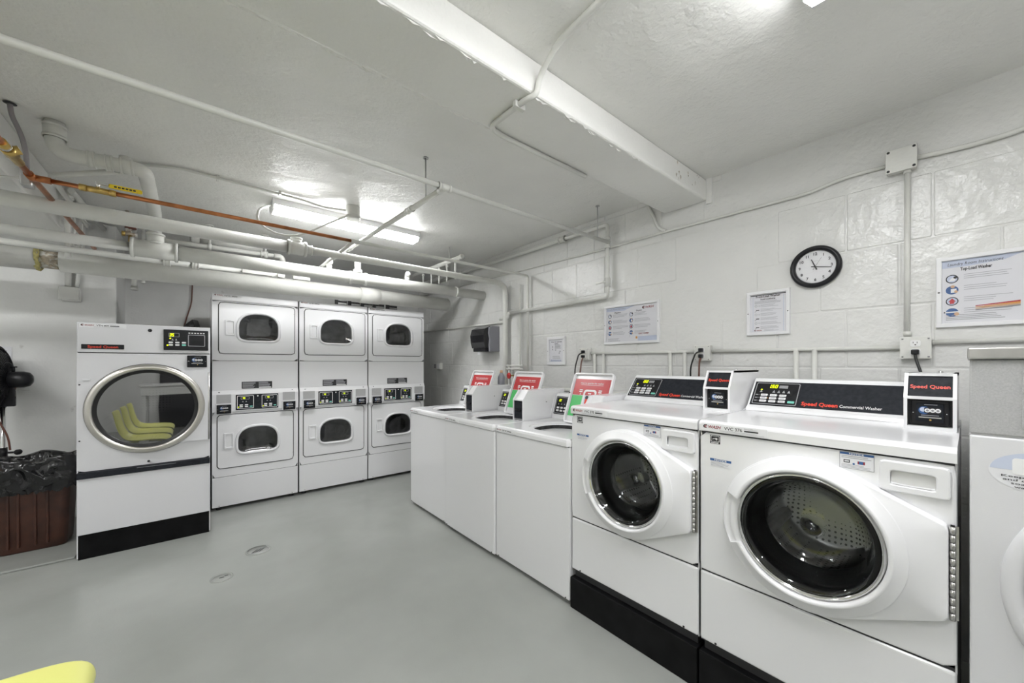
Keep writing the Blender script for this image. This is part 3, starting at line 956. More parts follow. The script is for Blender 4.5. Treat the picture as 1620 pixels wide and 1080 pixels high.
# ------------------------------------------------------------------ top-load washers
def top_loader(label, code):
    r = thing('top_load_washer', label, 'washer', group='top-load washers with open lids')
    W, D, zt = .331, .71, .905
    MB().box(-W, W, .02, D, .022, .862, 'white').build('cabinet', r)
    fp = MB().box(-W + .001, W - .001, 0, .03, .024, .862, 'white', .008, 3).build('front_panel', r)
    for s in (-1, 1):
        MB().ball((s * (W - .03), -.0005, .034), .004, 'gap', 8).build('panel_screw', fp)
        for yy in (.06, D - .06):
            MB().cyl((s * (W - .05), yy, 0), (s * (W - .05), yy, .026), .02, 'gap', 12).build('foot', r)
    # top with tub opening
    c = (.015, .29)
    n = 96
    po = ray_poly(rrect(-W, W, -.006, D, .012, 4), c, n)
    e = 2.6
    hole = []
    for i in range(n):
        a = 2 * PI * i / n
        ca, sa = abs(math.cos(a)), abs(math.sin(a))
        rad = ((ca / .185) ** e + (sa / .165) ** e) ** (-1 / e)
        hole.append((c[0] + rad * math.cos(a), c[1] + rad * math.sin(a)))
    m = MB()
    L = [[(p[0], p[1], .864) for p in po], [(p[0], p[1], .885) for p in po], [(p[0], p[1], .898) for p in offset(po, -.004)], [(p[0], p[1], zt) for p in offset(po, -.014)],
         [(p[0], p[1], zt) for p in offset(hole, .035)], [(p[0], p[1], zt - .008) for p in offset(hole, .028)], [(p[0], p[1], zt - .010) for p in offset(hole, .006)], [(p[0], p[1], zt - .018) for p in hole]]
    m.loops(L, 'white', False)
    m.loops([[(p[0], p[1], zt - .018) for p in hole], [(p[0], p[1], .80) for p in offset(hole, .02)]], 'ductdark', False)
    m.build('top', r)
    MB().lathe([(.175, -.80), (.21, -.76), (.21, -.42), (.0, -.40)], c, 'perf', fr=TOP, n=48).build('tub', r, 'perforated steel tub')
    MB().lathe([(.085, -.40), (.07, -.42), (.05, -.55), (.045, -.78), (.0, -.79)], c, 'pwhite', fr=TOP, n=24).build('agitator', r)
    MB().rect(-W + .004, W - .004, .860, .866, .003, 'gap').build('seam', r)
    label_strip(r, code, -W + .012, -W + .22, .868, .889, -.0064)
    # console, leaning back
    prof = [(.535, zt), (.54, .925), (.595, 1.085), (.61, 1.092), (D + .0, 1.092), (D, zt)]
    con = MB().prism(prof, -W, W, 'white', fr=SIDE).build('console', r)
    Wd = Vector((0, .055, .16)).normalized()
    fr = frame_of((0, .54, .925), (1, 0, 0), Wd, Vector((0, Wd.z, -Wd.y)))
    cp = MB().prism(rrect(-W + .012, W - .16, .014, .152, .004, 3), -.0025, .001, 'black', fr=fr).build('control_panel', con, 'black control panel with lit display')
    m = MB().ringp(rrect(-W + .018, -W + .16, .02, .146, .005, 3), rrect(-W + .021, -W + .157, .023, .143, .004, 3), -.0034, -.0025, 'inklight', fr)
    for q in range(2):
        seven_seg(m, '2', -W + .045 + q * .012, .112, .018, -.0036, 'led', fr)
    for a in range(3):
        for b_ in range(2):
            m.prism(rrect(-W + .035 + a * .036, -W + .06 + a * .036, .035 + b_ * .022, .049 + b_ * .022, .002, 2), -.0042, -.0025, 'pwhite', fr=fr)
        m.flat([(-W + .04 + a * .03, .088), (-W + .052 + a * .03, .088), (-W + .046 + a * .03, .1)], -.0034, 'inklight', fr)
    m.build('button_pad', cp)
    # coin box on the right, sloping
    x0, x1, ya, yb, zm, z1 = .212, .325, .262, .315, 1.055, 1.124
    t = .007
    m = MB()
    prof = [(ya, zt), (ya, zm), (yb, z1), (D - .01, z1), (D - .01, zt)]
    m.prism(prof, x0, x0 + t, 'white', fr=SIDE).prism(prof, x1 - t, x1, 'white', fr=SIDE)
    m.box(x0 + t, x1 - t, ya + .001, D - .01, zm - .006, zm, 'white').box(x0 + t, x1 - t, yb + .03, D - .01, z1 - .006, z1, 'white')
    Wv = Vector((0, .035, .075))
    m.add([(x0 + t, ya + .02, zm), (x1 - t, ya + .02, zm), (x1 - t, yb + .03, z1), (x0 + t, yb + .03, z1)], [(0, 1, 2, 3)], 'white2')
    m.box(x0 + t, x1 - t, ya + .03, D - .012, zt, zm - .006, 'white')
    cb = m.build('coin_box', r, 'white sloping coin box')
    m = MB().box(x0 + t + .004, x1 - t - .004, ya + .006, ya + .032, zt + .012, zm - .010, 'navy', .002)
    m.box(x0 + t + .02, x1 - t - .02, ya - .006, ya + .01, zt + .068, zt + .078, 'black')
    m.build('coin_drawer', cb, 'black coin drawer')
    for q in ((.50, 1.03), (.60, 1.06)):
        MB().ball((x1 + .0005, q[0], q[1]), .004, 'gap', 8).build('rivet', cb)
    # raised lid leaning back
    lw = .176
    th = math.atan2(.137, .35)
    U, Wv, N = Vector((1, 0, 0)), Vector((0, math.sin(th), math.cos(th))), Vector((0, math.cos(th), -math.sin(th)))
    fr = frame_of((.030, .462, zt - .004), U, Wv, N)
    po = rrect(-lw, lw, 0, .376, .028, 6)
    ld = MB().ringp(po, offset(po, -.014), -.012, .012, 'white', fr, True, .005).prism(offset(po, -.003), .004, .014, 'white', .004, fr=fr).build('lid', r)
    for s in (-1, 1):
        MB().ball(fr(s * (lw - .006), .22, -.012), .005, 'gap', 8).build('lid_bumper', ld)
    e = .0032
    m = MB().rect(-lw + .022, lw - .022, .05, .332, e, 'paper', fr)
    m.rect(-lw + .022, lw - .022, .212, .332, e - .0006, 'red', fr)
    m.text('How to operate this washer', 0, .296, .017, e - .0012, 'pwhite', fr, bold=.015, align='C', fit=.2)
    m.lines(-.095, .10, .284, .291, 1, e - .0012, 'pwhite', fr, minw=1)
    m.rect(-lw + .022, -.058, .055, .209, e - .0006, 'green', fr)
    m.rect(-.058, -.042, .055, .209, e - .0006, 'lblue', fr)
    m.rect(-.04, lw - .022, .055, .209, e - .0006, 'lblue', fr)
    m.ringp(rrect(-.055, .055, .09, .254, .022, 5), rrect(-.042, .042, .08, .240, .016, 5), e - .0014, e - .0006, 'pwhite', fr)
    m.rect(-.016, .012, .222, .230, e - .0016, 'pwhite', fr)
    for s in (-1, 1):
        m.rect(s * .083 - .014, s * .083 + .014, .246, .254, e - .0012, 'pwhite', fr).rect(s * .083 - .014, s * .083 + .014, .233, .241, e - .0012, 'pwhite', fr)
        m.rect(s * .083 - .003, s * .083 + .003, .214, .228, e - .0012, 'pwhite', fr)
    m.flat(circle(-.018, .196, .014, 12), e - .0016, 'ink', fr).flat(circle(.006, .205, .012, 12), e - .0018, 'teal', fr).flat(circle(.026, .198, .011, 12), e - .0016, 'brandred', fr)
    m.prism(rrect(-.03, -.01, .15, .185, .004, 2), e - .0020, e - .0006, 'brandred', fr=fr)
    m.build('lid_label', ld, 'red and green instruction label inside the lid')
    return r
t3 = top_loader('top-load washer with raised lid, touching the VVC 378 front-loader', 'VWT 381')
t3.location = (1.565, 1.7235, 0); t3.rotation_euler = (0, 0, FACE_X)
t2 = copy_tree(t3); t2.location = (1.553, 2.388, 0)
t2['label'] = 'middle one of the three top-load washers with raised lids'
t1 = copy_tree(t3); t1.location = (1.563, 3.055, 0)
t1['label'] = 'top-load washer with raised lid nearest the stacked dryers'

# ------------------------------------------------------------------ large washer cut off at the right edge
r = thing('washer_extractor', 'large washer with grey top panel and steel rim at the right picture edge', 'washer', (1.57, -.357, 0), FACE_X)
W, D, Ht = .358, .95, 1.362
MB().box(-W, W, .004, D, .12, 1.14, 'tumgrey').build('cabinet', r)
MB().box(-W + .02, W - .02, .05, D - .02, 0, .12, 'blackmatte').build('base', r)
c = (0.0, .772)
n = 96
MB().box(-W, W, -.004, .03, .12, 1.133, 'tumgrey', .004).build('front_panel', r)
hd = MB().box(-W, W, -.002, .6, 1.137, 1.330, 'grey', .004).build('control_header', r, 'speckled grey header panel')
MB().box(-W - .004, W + .004, -.012, .62, 1.331, Ht, 'steel', .004).build('top_rim', r, 'brushed steel rim')
MB().ringp(rrect(-.275, -.05, 1.245, 1.315, .008, 3), rrect(-.268, -.057, 1.252, 1.308, .006, 3), -.006, -.001, 'grey', bev=.002).build('soap_box', hd)
MB().ringp(rrect(-.275, .25, 1.155, 1.235, .008, 3), rrect(-.268, .243, 1.162, 1.228, .006, 3), -.006, -.001, 'grey', bev=.002).build('control_bezel', hd)
dr = MB().lathe([(.309, -.003), (.309, -.012), (.300, -.020), (.285, -.021), (.272, -.014), (.267, -.004)], c, 'tumgrey', n=96).build('door_frame', r)
MB().lathe([(.268, -.004), (.262, -.02), (.250, -.02), (.244, -.006)], c, 'rubber', n=96).build('gasket', r)
MB().lathe([(.252, -.018), (.24, -.024), (.12, -.030), (.0, -.034)], c, 'tintglass', n=64).build('door_glass', r, 'dark glass porthole')
MB().lathe([(.25, -.0045), (.0, -.0046)], c, 'steel', n=48).build('drum', r)
m = MB()
el = [(-.242 + .085 * math.cos(2 * PI * i / 40), 1.052 + .050 * math.sin(2 * PI * i / 40)) for i in range(40)]
m.flat(el, -.0046, 'paper')
m.flat([(-.242 + .083 * math.cos(PI * i / 20), 1.055 + .047 * math.sin(PI * i / 20)) for i in range(21)], -.005, 'lblue')
m.prism(rrect(-.29, -.20, 1.045, 1.085, .006, 3), -.0056, -.005, 'pwhite')
m.ringp(circle(-.243, 1.064, .018, 24), circle(-.243, 1.064, .015, 24), -.006, -.0055, 'inkgrey')
m.ringp(circle(-.243, 1.064, .022, 24), circle(-.243, 1.064, .021, 24), -.006, -.0055, 'inklight')
logo(m, -.265, 1.092, .006, -.0056, col='ink')
for k, tx in enumerate(('Keep your laundry', 'and clothes free of', 'soap. Clean the', 'washer after use')):
    m.text(tx, -.242, 1.037 - .0085 * k, .0075, -.0056, 'ink', bold=.012, align='C', fit=[.13, .125, .10, .09][k])
m.build('oval_sticker', r, 'oval white and pale blue sticker')

# ------------------------------------------------------------------ wall frames, clock, outlets on the right wall
def wframe(name, label, y0, y1, z0, z1, group=None, cat='notice'):
    r = thing(name, label, cat, (XW - .0035, (y0 + y1) / 2, (z0 + z1) / 2), FACE_X, group or 'framed laundry notices on the block wall')
    hw, hh = (y1 - y0) / 2, (z1 - z0) / 2
    return r, hw, hh
def frame_parts(r, hw, hh, b=.018, side_screws=True):
    po = [(-hw, -hh), (hw, -hh), (hw, hh), (-hw, hh)]
    pi_ = [(-hw + b, -hh + b), (hw - b, -hh + b), (hw - b, hh - b), (-hw + b, hh - b)]
    fr_ = MB().ringp(po, pi_, -.016, .002, 'white2', bev=.003).build('frame', r)
    MB().rect(-hw + b - .001, hw - b + .001, -hh + b - .001, hh - b + .001, -.008, 'acrylic').build('pane', r, 'clear acrylic pane')
    if side_screws:
        for s in (-1, 1):
            MB().ball((s * (hw - b / 2), -.016, 0), .0035, 'ink', 8).build('frame_screw', fr_)
def pic(m, x, z, r_, k, e, fr=FRONT):
    """small round pictogram"""
    m.flat(circle(x, z, r_, 24), e, 'blue' if k % 2 else 'ink')
    m.flat(circle(x, z, r_ * .82, 24) if k % 2 == 0 else circle(x - r_ * .3, z - r_ * .2, r_ * .5, 16), e - .0003, 'lblue' if k % 2 == 0 else 'blue')
    if k == 0:
        m.flat([(x - r_ * .5, z - r_ * .5), (x + r_ * .4, z - r_ * .5), (x + r_ * .6, z + r_ * .3), (x - r_ * .1, z + r_ * .2)], e - .0006, 'pwhite')
        m.flat(circle(x + r_ * .5, z + r_ * .3, r_ * .3, 10), e - .0008, 'ink')
    elif k == 1:
        m.rect(x - r_ * .2, x + r_ * .7, z - r_ * .6, z + r_ * .3, e - .0006, 'pwhite')
        m.flat(circle(x + r_ * .1, z + r_ * .8, r_ * .35, 10), e - .0008, 'skin').flat(circle(x + r_ * .6, z - r_ * .4, r_ * .3, 10), e - .0008, 'skin')
    elif k == 2:
        m.flat([(x - r_ * .6, z - r_ * .1), (x, z + r_ * .7), (x + r_ * .6, z - r_ * .1), (x + r_ * .35, z - r_ * .1), (x + r_ * .35, z - r_ * .6), (x - r_ * .35, z - r_ * .6), (x - r_ * .35, z - r_ * .1)], e - .0006, 'red')
    else:
        m.rect(x - r_ * 1.3, x + r_ * 1.3, z - r_ * .1, z + r_ * .22, e - .0006, 'pwhite')
        m.rect(x - r_ * 1.3, x - r_ * 1.05, z - r_ * .1, z + r_ * .22, e - .0008, 'ink')
        m.flat(circle(x + r_ * .7, z - r_ * .4, r_ * .4, 10), e - .0008, 'skin')
    return m
# wide two-column frame
r, hw, hh = wframe('notice_frame', 'wide framed notice with red logo, between outlet boxes above the VVC 378 washer', 1.452, 1.940, 1.476, 1.790)
frame_parts(r, hw, hh)
e = -.003
m = MB().rect(-hw + .016, hw - .016, -hh + .016, hh - .016, e, 'paper')
m.flat([(-hw + .02, hh - .018), (.04, hh - .018), (-.06, hh - .05), (-hw + .02, hh - .045)], e - .0004, 'lblue')
m.rect(.065, hw - .02, -hh + .02, -hh + .055, e - .0004, 'lblue')
m.text('Laundry Room Instructions', -hw + .03, hh - .037, .017, e - .0008, 'inkgrey', shear=.2, fit=.17)
logo(m, .10, hh - .050, .017, e - .0008)
m.text('Washers', -.15, hh - .066, .017, e - .0008, 'ink', bold=.02)
m.text('Dryers', .05, hh - .066, .017, e - .0008, 'ink', bold=.02)
m.rect(-.006, -.004, -hh + .05, hh - .06, e - .0008, 'inklight')
for col in range(2):
    for k in range(4):
        x = -.192 + col * .198
        z = .072 - k * .047
        pic(m, x, z, .0165, k, e - .0006)
        m.lines(x + .028, x + .175, z - .014, z + .014, 3, e - .0008, 'inklight', seed=k + col * 4)
m.text('EASY CARD', .072, -hh + .07, .016, e - .0012, 'darkred', bold=.02)
m.lines(-.21, -.05, -hh + .022, -hh + .05, 3, e - .0008, 'inkgrey', seed=4)
m.rect(.045, .06, -hh + .038, -hh + .055, e - .0012, 'orange')
m.build('sheet', r, 'printed sheet with round pictograms')
# top-load sheet at the right edge
r, hw, hh = wframe('notice_frame', 'framed Top-Load Washer instructions at the right picture edge', -.39, .100, 1.483, 1.800)
frame_parts(r, hw, hh)
m = MB().rect(-hw + .016, hw - .016, -hh + .016, hh - .016, e, 'paper')
m.flat([(-hw + .018, hh - .018), (.0, hh - .018), (-.05, hh - .04), (-.15, hh - .05), (-hw + .018, hh - .05)], e - .0004, 'lblue')
m.text('Laundry Room Instructions', -hw + .035, hh - .042, .018, e - .0008, 'ink', shear=.15, fit=.155)
m.text('Top-Load Washer', -hw + .072, hh - .066, .019, e - .0008, 'ink', bold=.03, fit=.088)
for k in range(4):
    x, z = -hw + .048, .058 - k * .050
    pic(m, x, z, .019, k, e - .0006)
    if k < 3 or True:
        m.lines(x + .034, x + .168, z - .012 + .006, z + .014 + .006, 3, e - .0008, 'inklight', seed=k + 20, fill=.22, minw=.6)
for k, cl in enumerate(('red', 'orange', 'skin', 'inkgrey')):
    m.flat([(-.13, -.068 - k * .006), (-.012, -.058 - k * .006), (-.012, -.064 - k * .006), (-.13, -.071 - k * .006)], e - .0012, cl)
m.rect(.0, .002, -.09, hh - .06, e - .0008, 'inkgrey')
m.lines(-hw + .03, -.04, -hh + .03, -hh + .058, 4, e - .0008, 'inkgrey', seed=31, minw=.8)
for k in range(4):
    pic(m, .03, .058 - k * .05, .019, k, e - .0006)
    m.lines(.062, hw - .03, .05 - k * .05, .075 - k * .05, 3, e - .0008, 'inklight', seed=k + 40, fill=.22)
m.build('sheet', r, 'printed instruction sheet with pictograms')
# front-load sheet beside the clock
r, hw, hh = wframe('notice_frame', 'small framed Front-Load Washer instructions left below the wall clock', .657, .878, 1.490, 1.754)
frame_parts(r, hw, hh)
m = MB().rect(-hw + .016, hw - .016, -hh + .016, hh - .016, e, 'paper')
m.rect(-hw + .02, hw - .02, hh - .026, hh - .022, e - .0004, 'ink')
m.text('Front-Load Washer', 0, hh - .038, .018, e - .0008, 'ink', bold=.025, align='C', fit=.125)
m.text('Instructions', 0, hh - .053, .014, e - .0008, 'ink', bold=.025, align='C', fit=.075)
for s in (-1, 1):
    m.rect(s * (hw - .032) - .001, s * (hw - .032) + .001, -hh + .022, hh - .03, e - .0004, 'lblue')
m.lines(-.07, .07, hh - .075, hh - .057, 3, e - .0008, 'inkgrey', minw=.8)
for k in range(6):
    z = .045 - k * .026
    m.lines(-.038, .07, z - .009, z + .009, 3, e - .0008, 'inklight', seed=k + 7)
    if k % 2 == 0:
        m.ringp(circle(-.062, z, .007, 14), circle(-.062, z, .0055, 14), e - .0012, e, 'inkgrey').ringp(circle(-.045, z, .004, 10), circle(-.045, z, .003, 10), e - .0012, e, 'inkgrey')
    else:
        m.rect(-.062, -.045, z - .002, z + .003, e - .0008, 'ink').flat([(-.07, z - .009), (-.06, z - .001), (-.058, z - .003), (-.068, z - .011)], e - .0008, 'inkgrey')
logo(m, -.072, -hh + .026, .007, e - .0008)
m.lines(-.02, .06, -hh + .024, -hh + .036, 2, e - .0008, 'inklight')
m.build('sheet', r, 'printed sheet of small text')
# smallest frame left
r, hw, hh = wframe('notice_frame', 'smallest framed notice, left of the first outlet box near the vertical pipes', 2.376, 2.606, 1.308, 1.572)
frame_parts(r, hw, hh, .026)
m = MB().rect(-hw + .024, hw - .024, -hh + .024, hh - .024, e, 'paper')
m.text('How to operate', 0, hh - .052, .015, e - .0008, 'ink', bold=.02, align='C', fit=.135)
m.text('machine', 0, hh - .068, .014, e - .0008, 'ink', bold=.02, align='C')
m.lines(-.02, .075, .02, .06, 4, e - .0008, 'inkgrey', seed=3, fill=.5)
for q in ((-.05, .04), (-.05, .015), (-.01, .01), (.035, -.02), (.045, -.005)):
    m.flat([(q[0] - .008, q[1] - .008), (q[0] + .009, q[1] - .006), (q[0] + .002, q[1] + .011)], e - .001, 'inkgrey')
m.lines(-.05, .06, -.075, -.045, 3, e - .0008, 'inkgrey', seed=5)
m.lines(-.075, .075, -hh + .03, -hh + .05, 2, e - .0008, 'blue', seed=6)
m.build('sheet', r, 'printed sheet with small drawings')

# wall clock
r = thing('wall_clock', 'round black-rimmed wall clock with white dial on the block wall', 'clock', (XW - .004, .541, 1.849), FACE_X)
MB().lathe([(.104, .003), (.113, -.004), (.114, -.018), (.108, -.030), (.098, -.032), (.090, -.022), (.088, -.010)], (0, 0), 'black', n=64).build('rim', r, 'glossy black rim')
m = MB().lathe([(.089, -.010), (.0, -.0105)], (0, 0), 'pwhite', n=48)
m.lathe([(.0865, -.0112), (.0857, -.0112)], (0, 0), 'inklight', n=48)
for k in range(1, 13):
    a = PI / 2 - k * PI / 6
    m.text(str(k), .070 * math.cos(a), .070 * math.sin(a) - .0068, .021, -.0112, 'ink', align='C', bold=.022)
m.text('QUARTZ', 0, .03, .006, -.0112, 'inklight', align='C')
m.build('dial', r)
def hand(name, ang, l, w0, m_, d, tail=.018):
    a = PI / 2 - math.radians(ang)
    ca, sa = math.cos(a), math.sin(a)
    P = [(-tail, -w0), (l, -w0 * .6), (l, w0 * .6), (-tail, w0)]
    MB().prism([(p[0] * ca - p[1] * sa, p[0] * sa + p[1] * ca) for p in P], d - .0008, d, m_).build(name, r)
hand('hour_hand', 338, .046, .0034, 'ink', -.0125)
hand('minute_hand', 101, .072, .0024, 'ink', -.014)
hand('second_hand', 31, .055, .0006, 'ink', -.0155)
MB().lathe([(.0885, -.0185), (.05, -.0215), (.0, -.0225)], (0, 0), 'acrylic', n=48).build('glass', r, 'clear clock glass')

# outlets, junction box
def gfci(label, y, z, plugs, group='outlet boxes along the wall conduit'):
    r = thing('outlet_box', label, 'outlet', (XW - .003, y, z), FACE_X, group)
    MB().box(-.05, .05, -.036, .0, -.05, .05, 'pipe', .004).build('box', r)
    cv = MB().box(-.051, .051, -.041, -.036, -.051, .051, 'pipe', .002).build('cover', r)
    for sx in (-1, 1):
        for sz in (-1, 1):
            MB().ball((sx * .042, -.041, sz * .042), .004, 'inkgrey', 8).build('cover_screw', cv)
    for k, s in enumerate((1, -1)):
        o = MB().prism(rrect(-.017, .017, s * .02 - .015, s * .02 + .015, .008, 3), -.044, -.040, 'pwhite')
        o.rect(-.008, -.006, s * .02, s * .02 + .008, -.0445, 'ink').rect(.005, .007, s * .02, s * .02 + .008, -.0445, 'ink').flat(circle(0, s * .02 - .006, .003, 8), -.0445, 'ink')
        o.build('socket', r)
    return r
gfci('white outlet box with one black plug, above the VVC 376 coin box', .163, 1.394, 1)
gfci('white outlet box with two black plugs, left of the VVC 378 coin box', 1.135, 1.39, 2)
gfci('white outlet box with plug farthest left, over the first top-load washers', 2.128, 1.402, 2)
def cord(label, y, z, pts, m='wire'):
    t = MB()
    t.box(XW - .073, XW - .046, y - .013, y + .013, z - .012, z + .012, 'black', .004)
    t.tube([(XW - .06, y, z - .008)] + pts, .0055, m, 8, bend=.05)
    t.build('power_cord', None, label, 'power cord', 'black power cords plugged in along the wall')
cord('short black power cord hanging from the box above the VVC 376 coin box', .163, 1.374, [(XW - .062, .16, 1.34), (XW - .09, .135, 1.25), (XW - .12, .12, 1.13)])
cord('black power cord in upper socket of the box near the VVC 378 coin box', 1.135, 1.41, [(XW - .09, 1.155, 1.39), (XW - .10, 1.185, 1.30), (XW - .08, 1.19, 1.12)])
cord('brown-black power cord in lower socket of the box near the VVC 378 coin box', 1.135, 1.37, [(XW - .07, 1.14, 1.33), (XW - .07, 1.145, 1.12)], 'wirered')
cord('black power cord in upper socket of the leftmost outlet box', 2.128, 1.422, [(XW - .09, 2.15, 1.40), (XW - .10, 2.185, 1.28), (XW - .08, 2.195, 1.10)])
cord('brown-black power cord in lower socket of the leftmost outlet box', 2.128, 1.382, [(XW - .07, 2.135, 1.34), (XW - .08, 2.15, 1.20), (XW - .08, 2.15, 1.10)], 'wirered')
r = thing('junction_box', 'square painted junction box where ceiling conduits meet, right of the clock', 'junction box', (XW - .003, .210, 2.29), FACE_X)
MB().box(-.05, .05, -.04, 0, -.052, .052, 'pipe', .004).build('box', r)
cv = MB().box(-.053, .053, -.045, -.04, -.055, .055, 'pipe', .002).build('cover', r)
for sx in (-1, 1):
    for sz in (-1, 1):
        MB().flat(circle(sx * .043, sz * .045, .006, 10), -.0456, 'ink').build('cover_hole', cv)

# paper towel dispenser and switch on the far right wall
r = thing('towel_dispenser', 'black and grey paper towel dispenser on the block wall above the far washers', 'dispenser', (XW - .003, 3.522, 1.595), FACE_X)
prof = [(0, -.14), (0, .14), (-.10, .14), (-.135, .125), (-.142, .06), (-.128, .0), (-.135, -.07), (-.13, -.14)]
MB().prism(prof, .128, .152, 'grayplastic', fr=SIDE).build('side_panel', r, 'grey side panel with wavy edge')
MB().prism(prof, -.152, -.128, 'grayplastic', fr=SIDE).build('side_panel', r, 'grey side panel with wavy edge')
prof = [(0, -.10), (0, .138), (-.12, .138), (-.185, .11), (-.205, .04), (-.20, -.04), (-.18, -.10)]
MB().prism(prof, -.128, .128, 'smoke', fr=SIDE).build('cover', r, 'glossy smoked black cover')
MB().box(-.12, .12, -.172, -.02, -.14, -.10, 'black', .006).build('outlet_lip', r)
MB().box(-.06, -.01, -.150, -.146, -.172, -.135, 'paper').build('paper_end', r, 'white paper tongue')
r = thing('light_switch', 'small double switch box low on the wall behind the stacked dryers', 'switch', (XW - .003, 4.74, 1.285), FACE_X)
MB().box(-.09, .09, -.04, 0, -.045, .045, 'pipe', .004).build('box', r)
MB().box(-.07, -.02, -.045, -.04, -.03, .03, 'inkgrey', .002).build('toggle_plate', r)
MB().box(.01, .08, -.046, -.04, -.035, .035, 'white2', .002).build('cover_plate', r)

# ------------------------------------------------------------------ pipes and conduits
def pipe(label, runs, name='water_pipe', cat='pipe', group=None):
    """runs: list of (points, radius, material, bend); the first is the thing, the rest are its parts"""
    root = None
    for i, (pts, rad, m, bend) in enumerate(runs):
        o = MB().tube(pts, rad, m, 16, bend=bend).build(name if i == 0 else 'pipe_branch', root)
        if i == 0:
            root = tag(o, label, cat, group)
    return root
def sleeve(root, p0, p1, rad, m='pipe', name='coupling', label=None, lip=.0):
    """coupling with rolled ends"""
    p0, p1 = Vector(p0), Vector(p1)
    mb = MB().cyl(p0, p1, rad, m, 20)
    if lip:
        d = (p1 - p0).normalized()
        e = min(.018, (p1 - p0).length * .2)
        mb.cyl(p0, p0 + d * e, rad + lip, m, 20).cyl(p1 - d * e, p1, rad + lip, m, 20)
    return mb.build(name, root, label)
def rod(label, x, y, z0, z1, rad=.004, m='galv', group='thin hanger rods under the ceiling'):
    mb = MB().cyl((x, y, z0), (x, y, z1), rad, m, 8)
    mb.cyl((x, y, z1 - .006), (x, y, z1), rad * 4, m, 10)
    mb.build('hanger_rod', None, label, 'hanger rod', group)

# sprinkler line right across the room, below the ceiling
A = pipe('long white pipe under the ceiling crossing the room in front of the lamp', [([(X0, 1.868, 2.30), (2.572, 1.868, 2.30)], .0145, 'pipe', 0)], 'ceiling_pipe')
sleeve(A, (1.025, 1.868, 2.30), (1.105, 1.868, 2.30), .019, name='tee', lip=.002)
sleeve(A, (1.066, 1.868, 2.30), (1.066, 1.93, 2.30), .018, name='tee')
B = pipe('white pipe branching from the long ceiling pipe and passing under the lamp', [([(1.064, 1.93, 2.30), (.955, 4.75, 2.30)], .0155, 'pipe', 0)], 'branch_pipe')
for y in (2.25, 3.35):
    x = 1.064 - (y - 1.93) * .0387
    sleeve(B, (x, y, 2.30), (x - .004, y + .07, 2.30), .0185, lip=.002)
rod('thin rod holding the pipe tee near the middle of the ceiling', 1.052, 2.07, 2.31, ZC)
rod('thin rod at the right end of the long ceiling pipe, close to the wall', 2.40, 1.85, 2.30, ZC)
# riser with two elbows on the right wall
R_ = pipe('white pipe on the right wall with two elbows and a valve', [([(2.572, 5.2, 2.452), (2.572, 1.882, 2.452), (2.572, 1.882, 1.862), (2.572, 3.12, 1.858)], .0165, 'pipe', .035)], 'water_pipe')
sleeve(R_, (2.572, 1.882, 2.345), (2.572, 1.882, 2.255), .021, name='tee', lip=.003)
sleeve(R_, (2.572, 2.34, 2.452), (2.572, 2.42, 2.452), .024, name='union', lip=.005)
v = MB().cyl((2.572, 1.882, 2.015), (2.572, 1.882, 1.945), .024, 'pipe', 16).box(2.555, 2.589, 1.865, 1.90, 1.965, 1.995, 'pipe', .004)
v.cyl((2.572, 1.882, 1.98), (2.535, 1.90, 1.98), .01, 'pipe', 10).box(2.53, 2.54, 1.89, 1.97, 1.973, 1.987, 'pipe', .002)
v.build('valve', R_)
pipe('stepped end of the lower wall pipe beside the tall vertical pipe', [([(2.572, 3.12, 1.858), (2.572, 3.165, 1.855), (2.572, 3.165, 1.812), (2.572, 3.30, 1.81)], .0175, 'pipe', .02)], 'elbow_pipe')
# electric conduits of the right wall
pipe('thin conduit along the right wall from the back to the junction box', [([(2.606, 5.3, 2.335), (2.606, 1.9, 2.268), (2.606, 1.45, 2.272), (2.606, .56, 2.262), (2.606, .43, 2.292), (2.606, .262, 2.288)], .0085, 'pipe', .08)], 'conduit', 'conduit')
pipe('thin conduit running from the junction box out at the right picture edge', [([(2.604, .157, 2.288), (2.606, .10, 2.282), (2.606, -.06, 2.272), (2.606, -.30, 2.30), (2.606, -1.2, 2.31)], .0105, 'pipe', .08)], 'conduit', 'conduit')
C1 = pipe('vertical conduit from the junction box down to the outlet by the clock', [([(2.603, .19, 2.236), (2.603, .193, 1.444)], .0105, 'pipe', 0)], 'conduit', 'conduit')
for z in (2.225, 1.452):
    sleeve(C1, (2.603, .191, z), (2.603, .191, z + .02), .014, name='connector')
pipe('conduit along the wall between the first and second outlet boxes', [([(2.605, 2.077, 1.407), (2.605, 1.186, 1.402)], .0105, 'pipe', 0)], 'conduit', 'conduit')
pipe('conduit along the wall below the clock between two outlet boxes', [([(2.605, 1.084, 1.402), (2.605, .213, 1.396)], .0105, 'pipe', 0)], 'conduit', 'conduit')
pipe('conduit leaving the outlet below the clock towards the right picture edge', [([(2.605, .112, 1.418), (2.605, -1.2, 1.42)], .0105, 'pipe', 0)], 'conduit', 'conduit')
for k, (y, where) in enumerate(((2.035, 'left one of the pair under the first wall outlet'), (1.945, 'right one of the pair under the first wall outlet'), (1.368, 'left one of the pair left of the middle outlet'), (1.263, 'right one of the pair left of the middle outlet'), (.627, 'left one of the pair below the small notice and clock'), (.544, 'right one of the pair below the small notice and clock'))):
    pipe('short vertical drop pipe, ' + where, [([(2.604, y, 1.40), (2.604, y, .95)], .0125, 'pipe', 0)], 'drop_pipe', 'pipe', 'drop pipes behind the washers')
pipe('horizontal white pipe low on the wall behind the top-load washers', [([(2.585, 3.1, 1.082), (2.585, 1.62, 1.082)], .019, 'pipe', 0)], 'low_pipe')
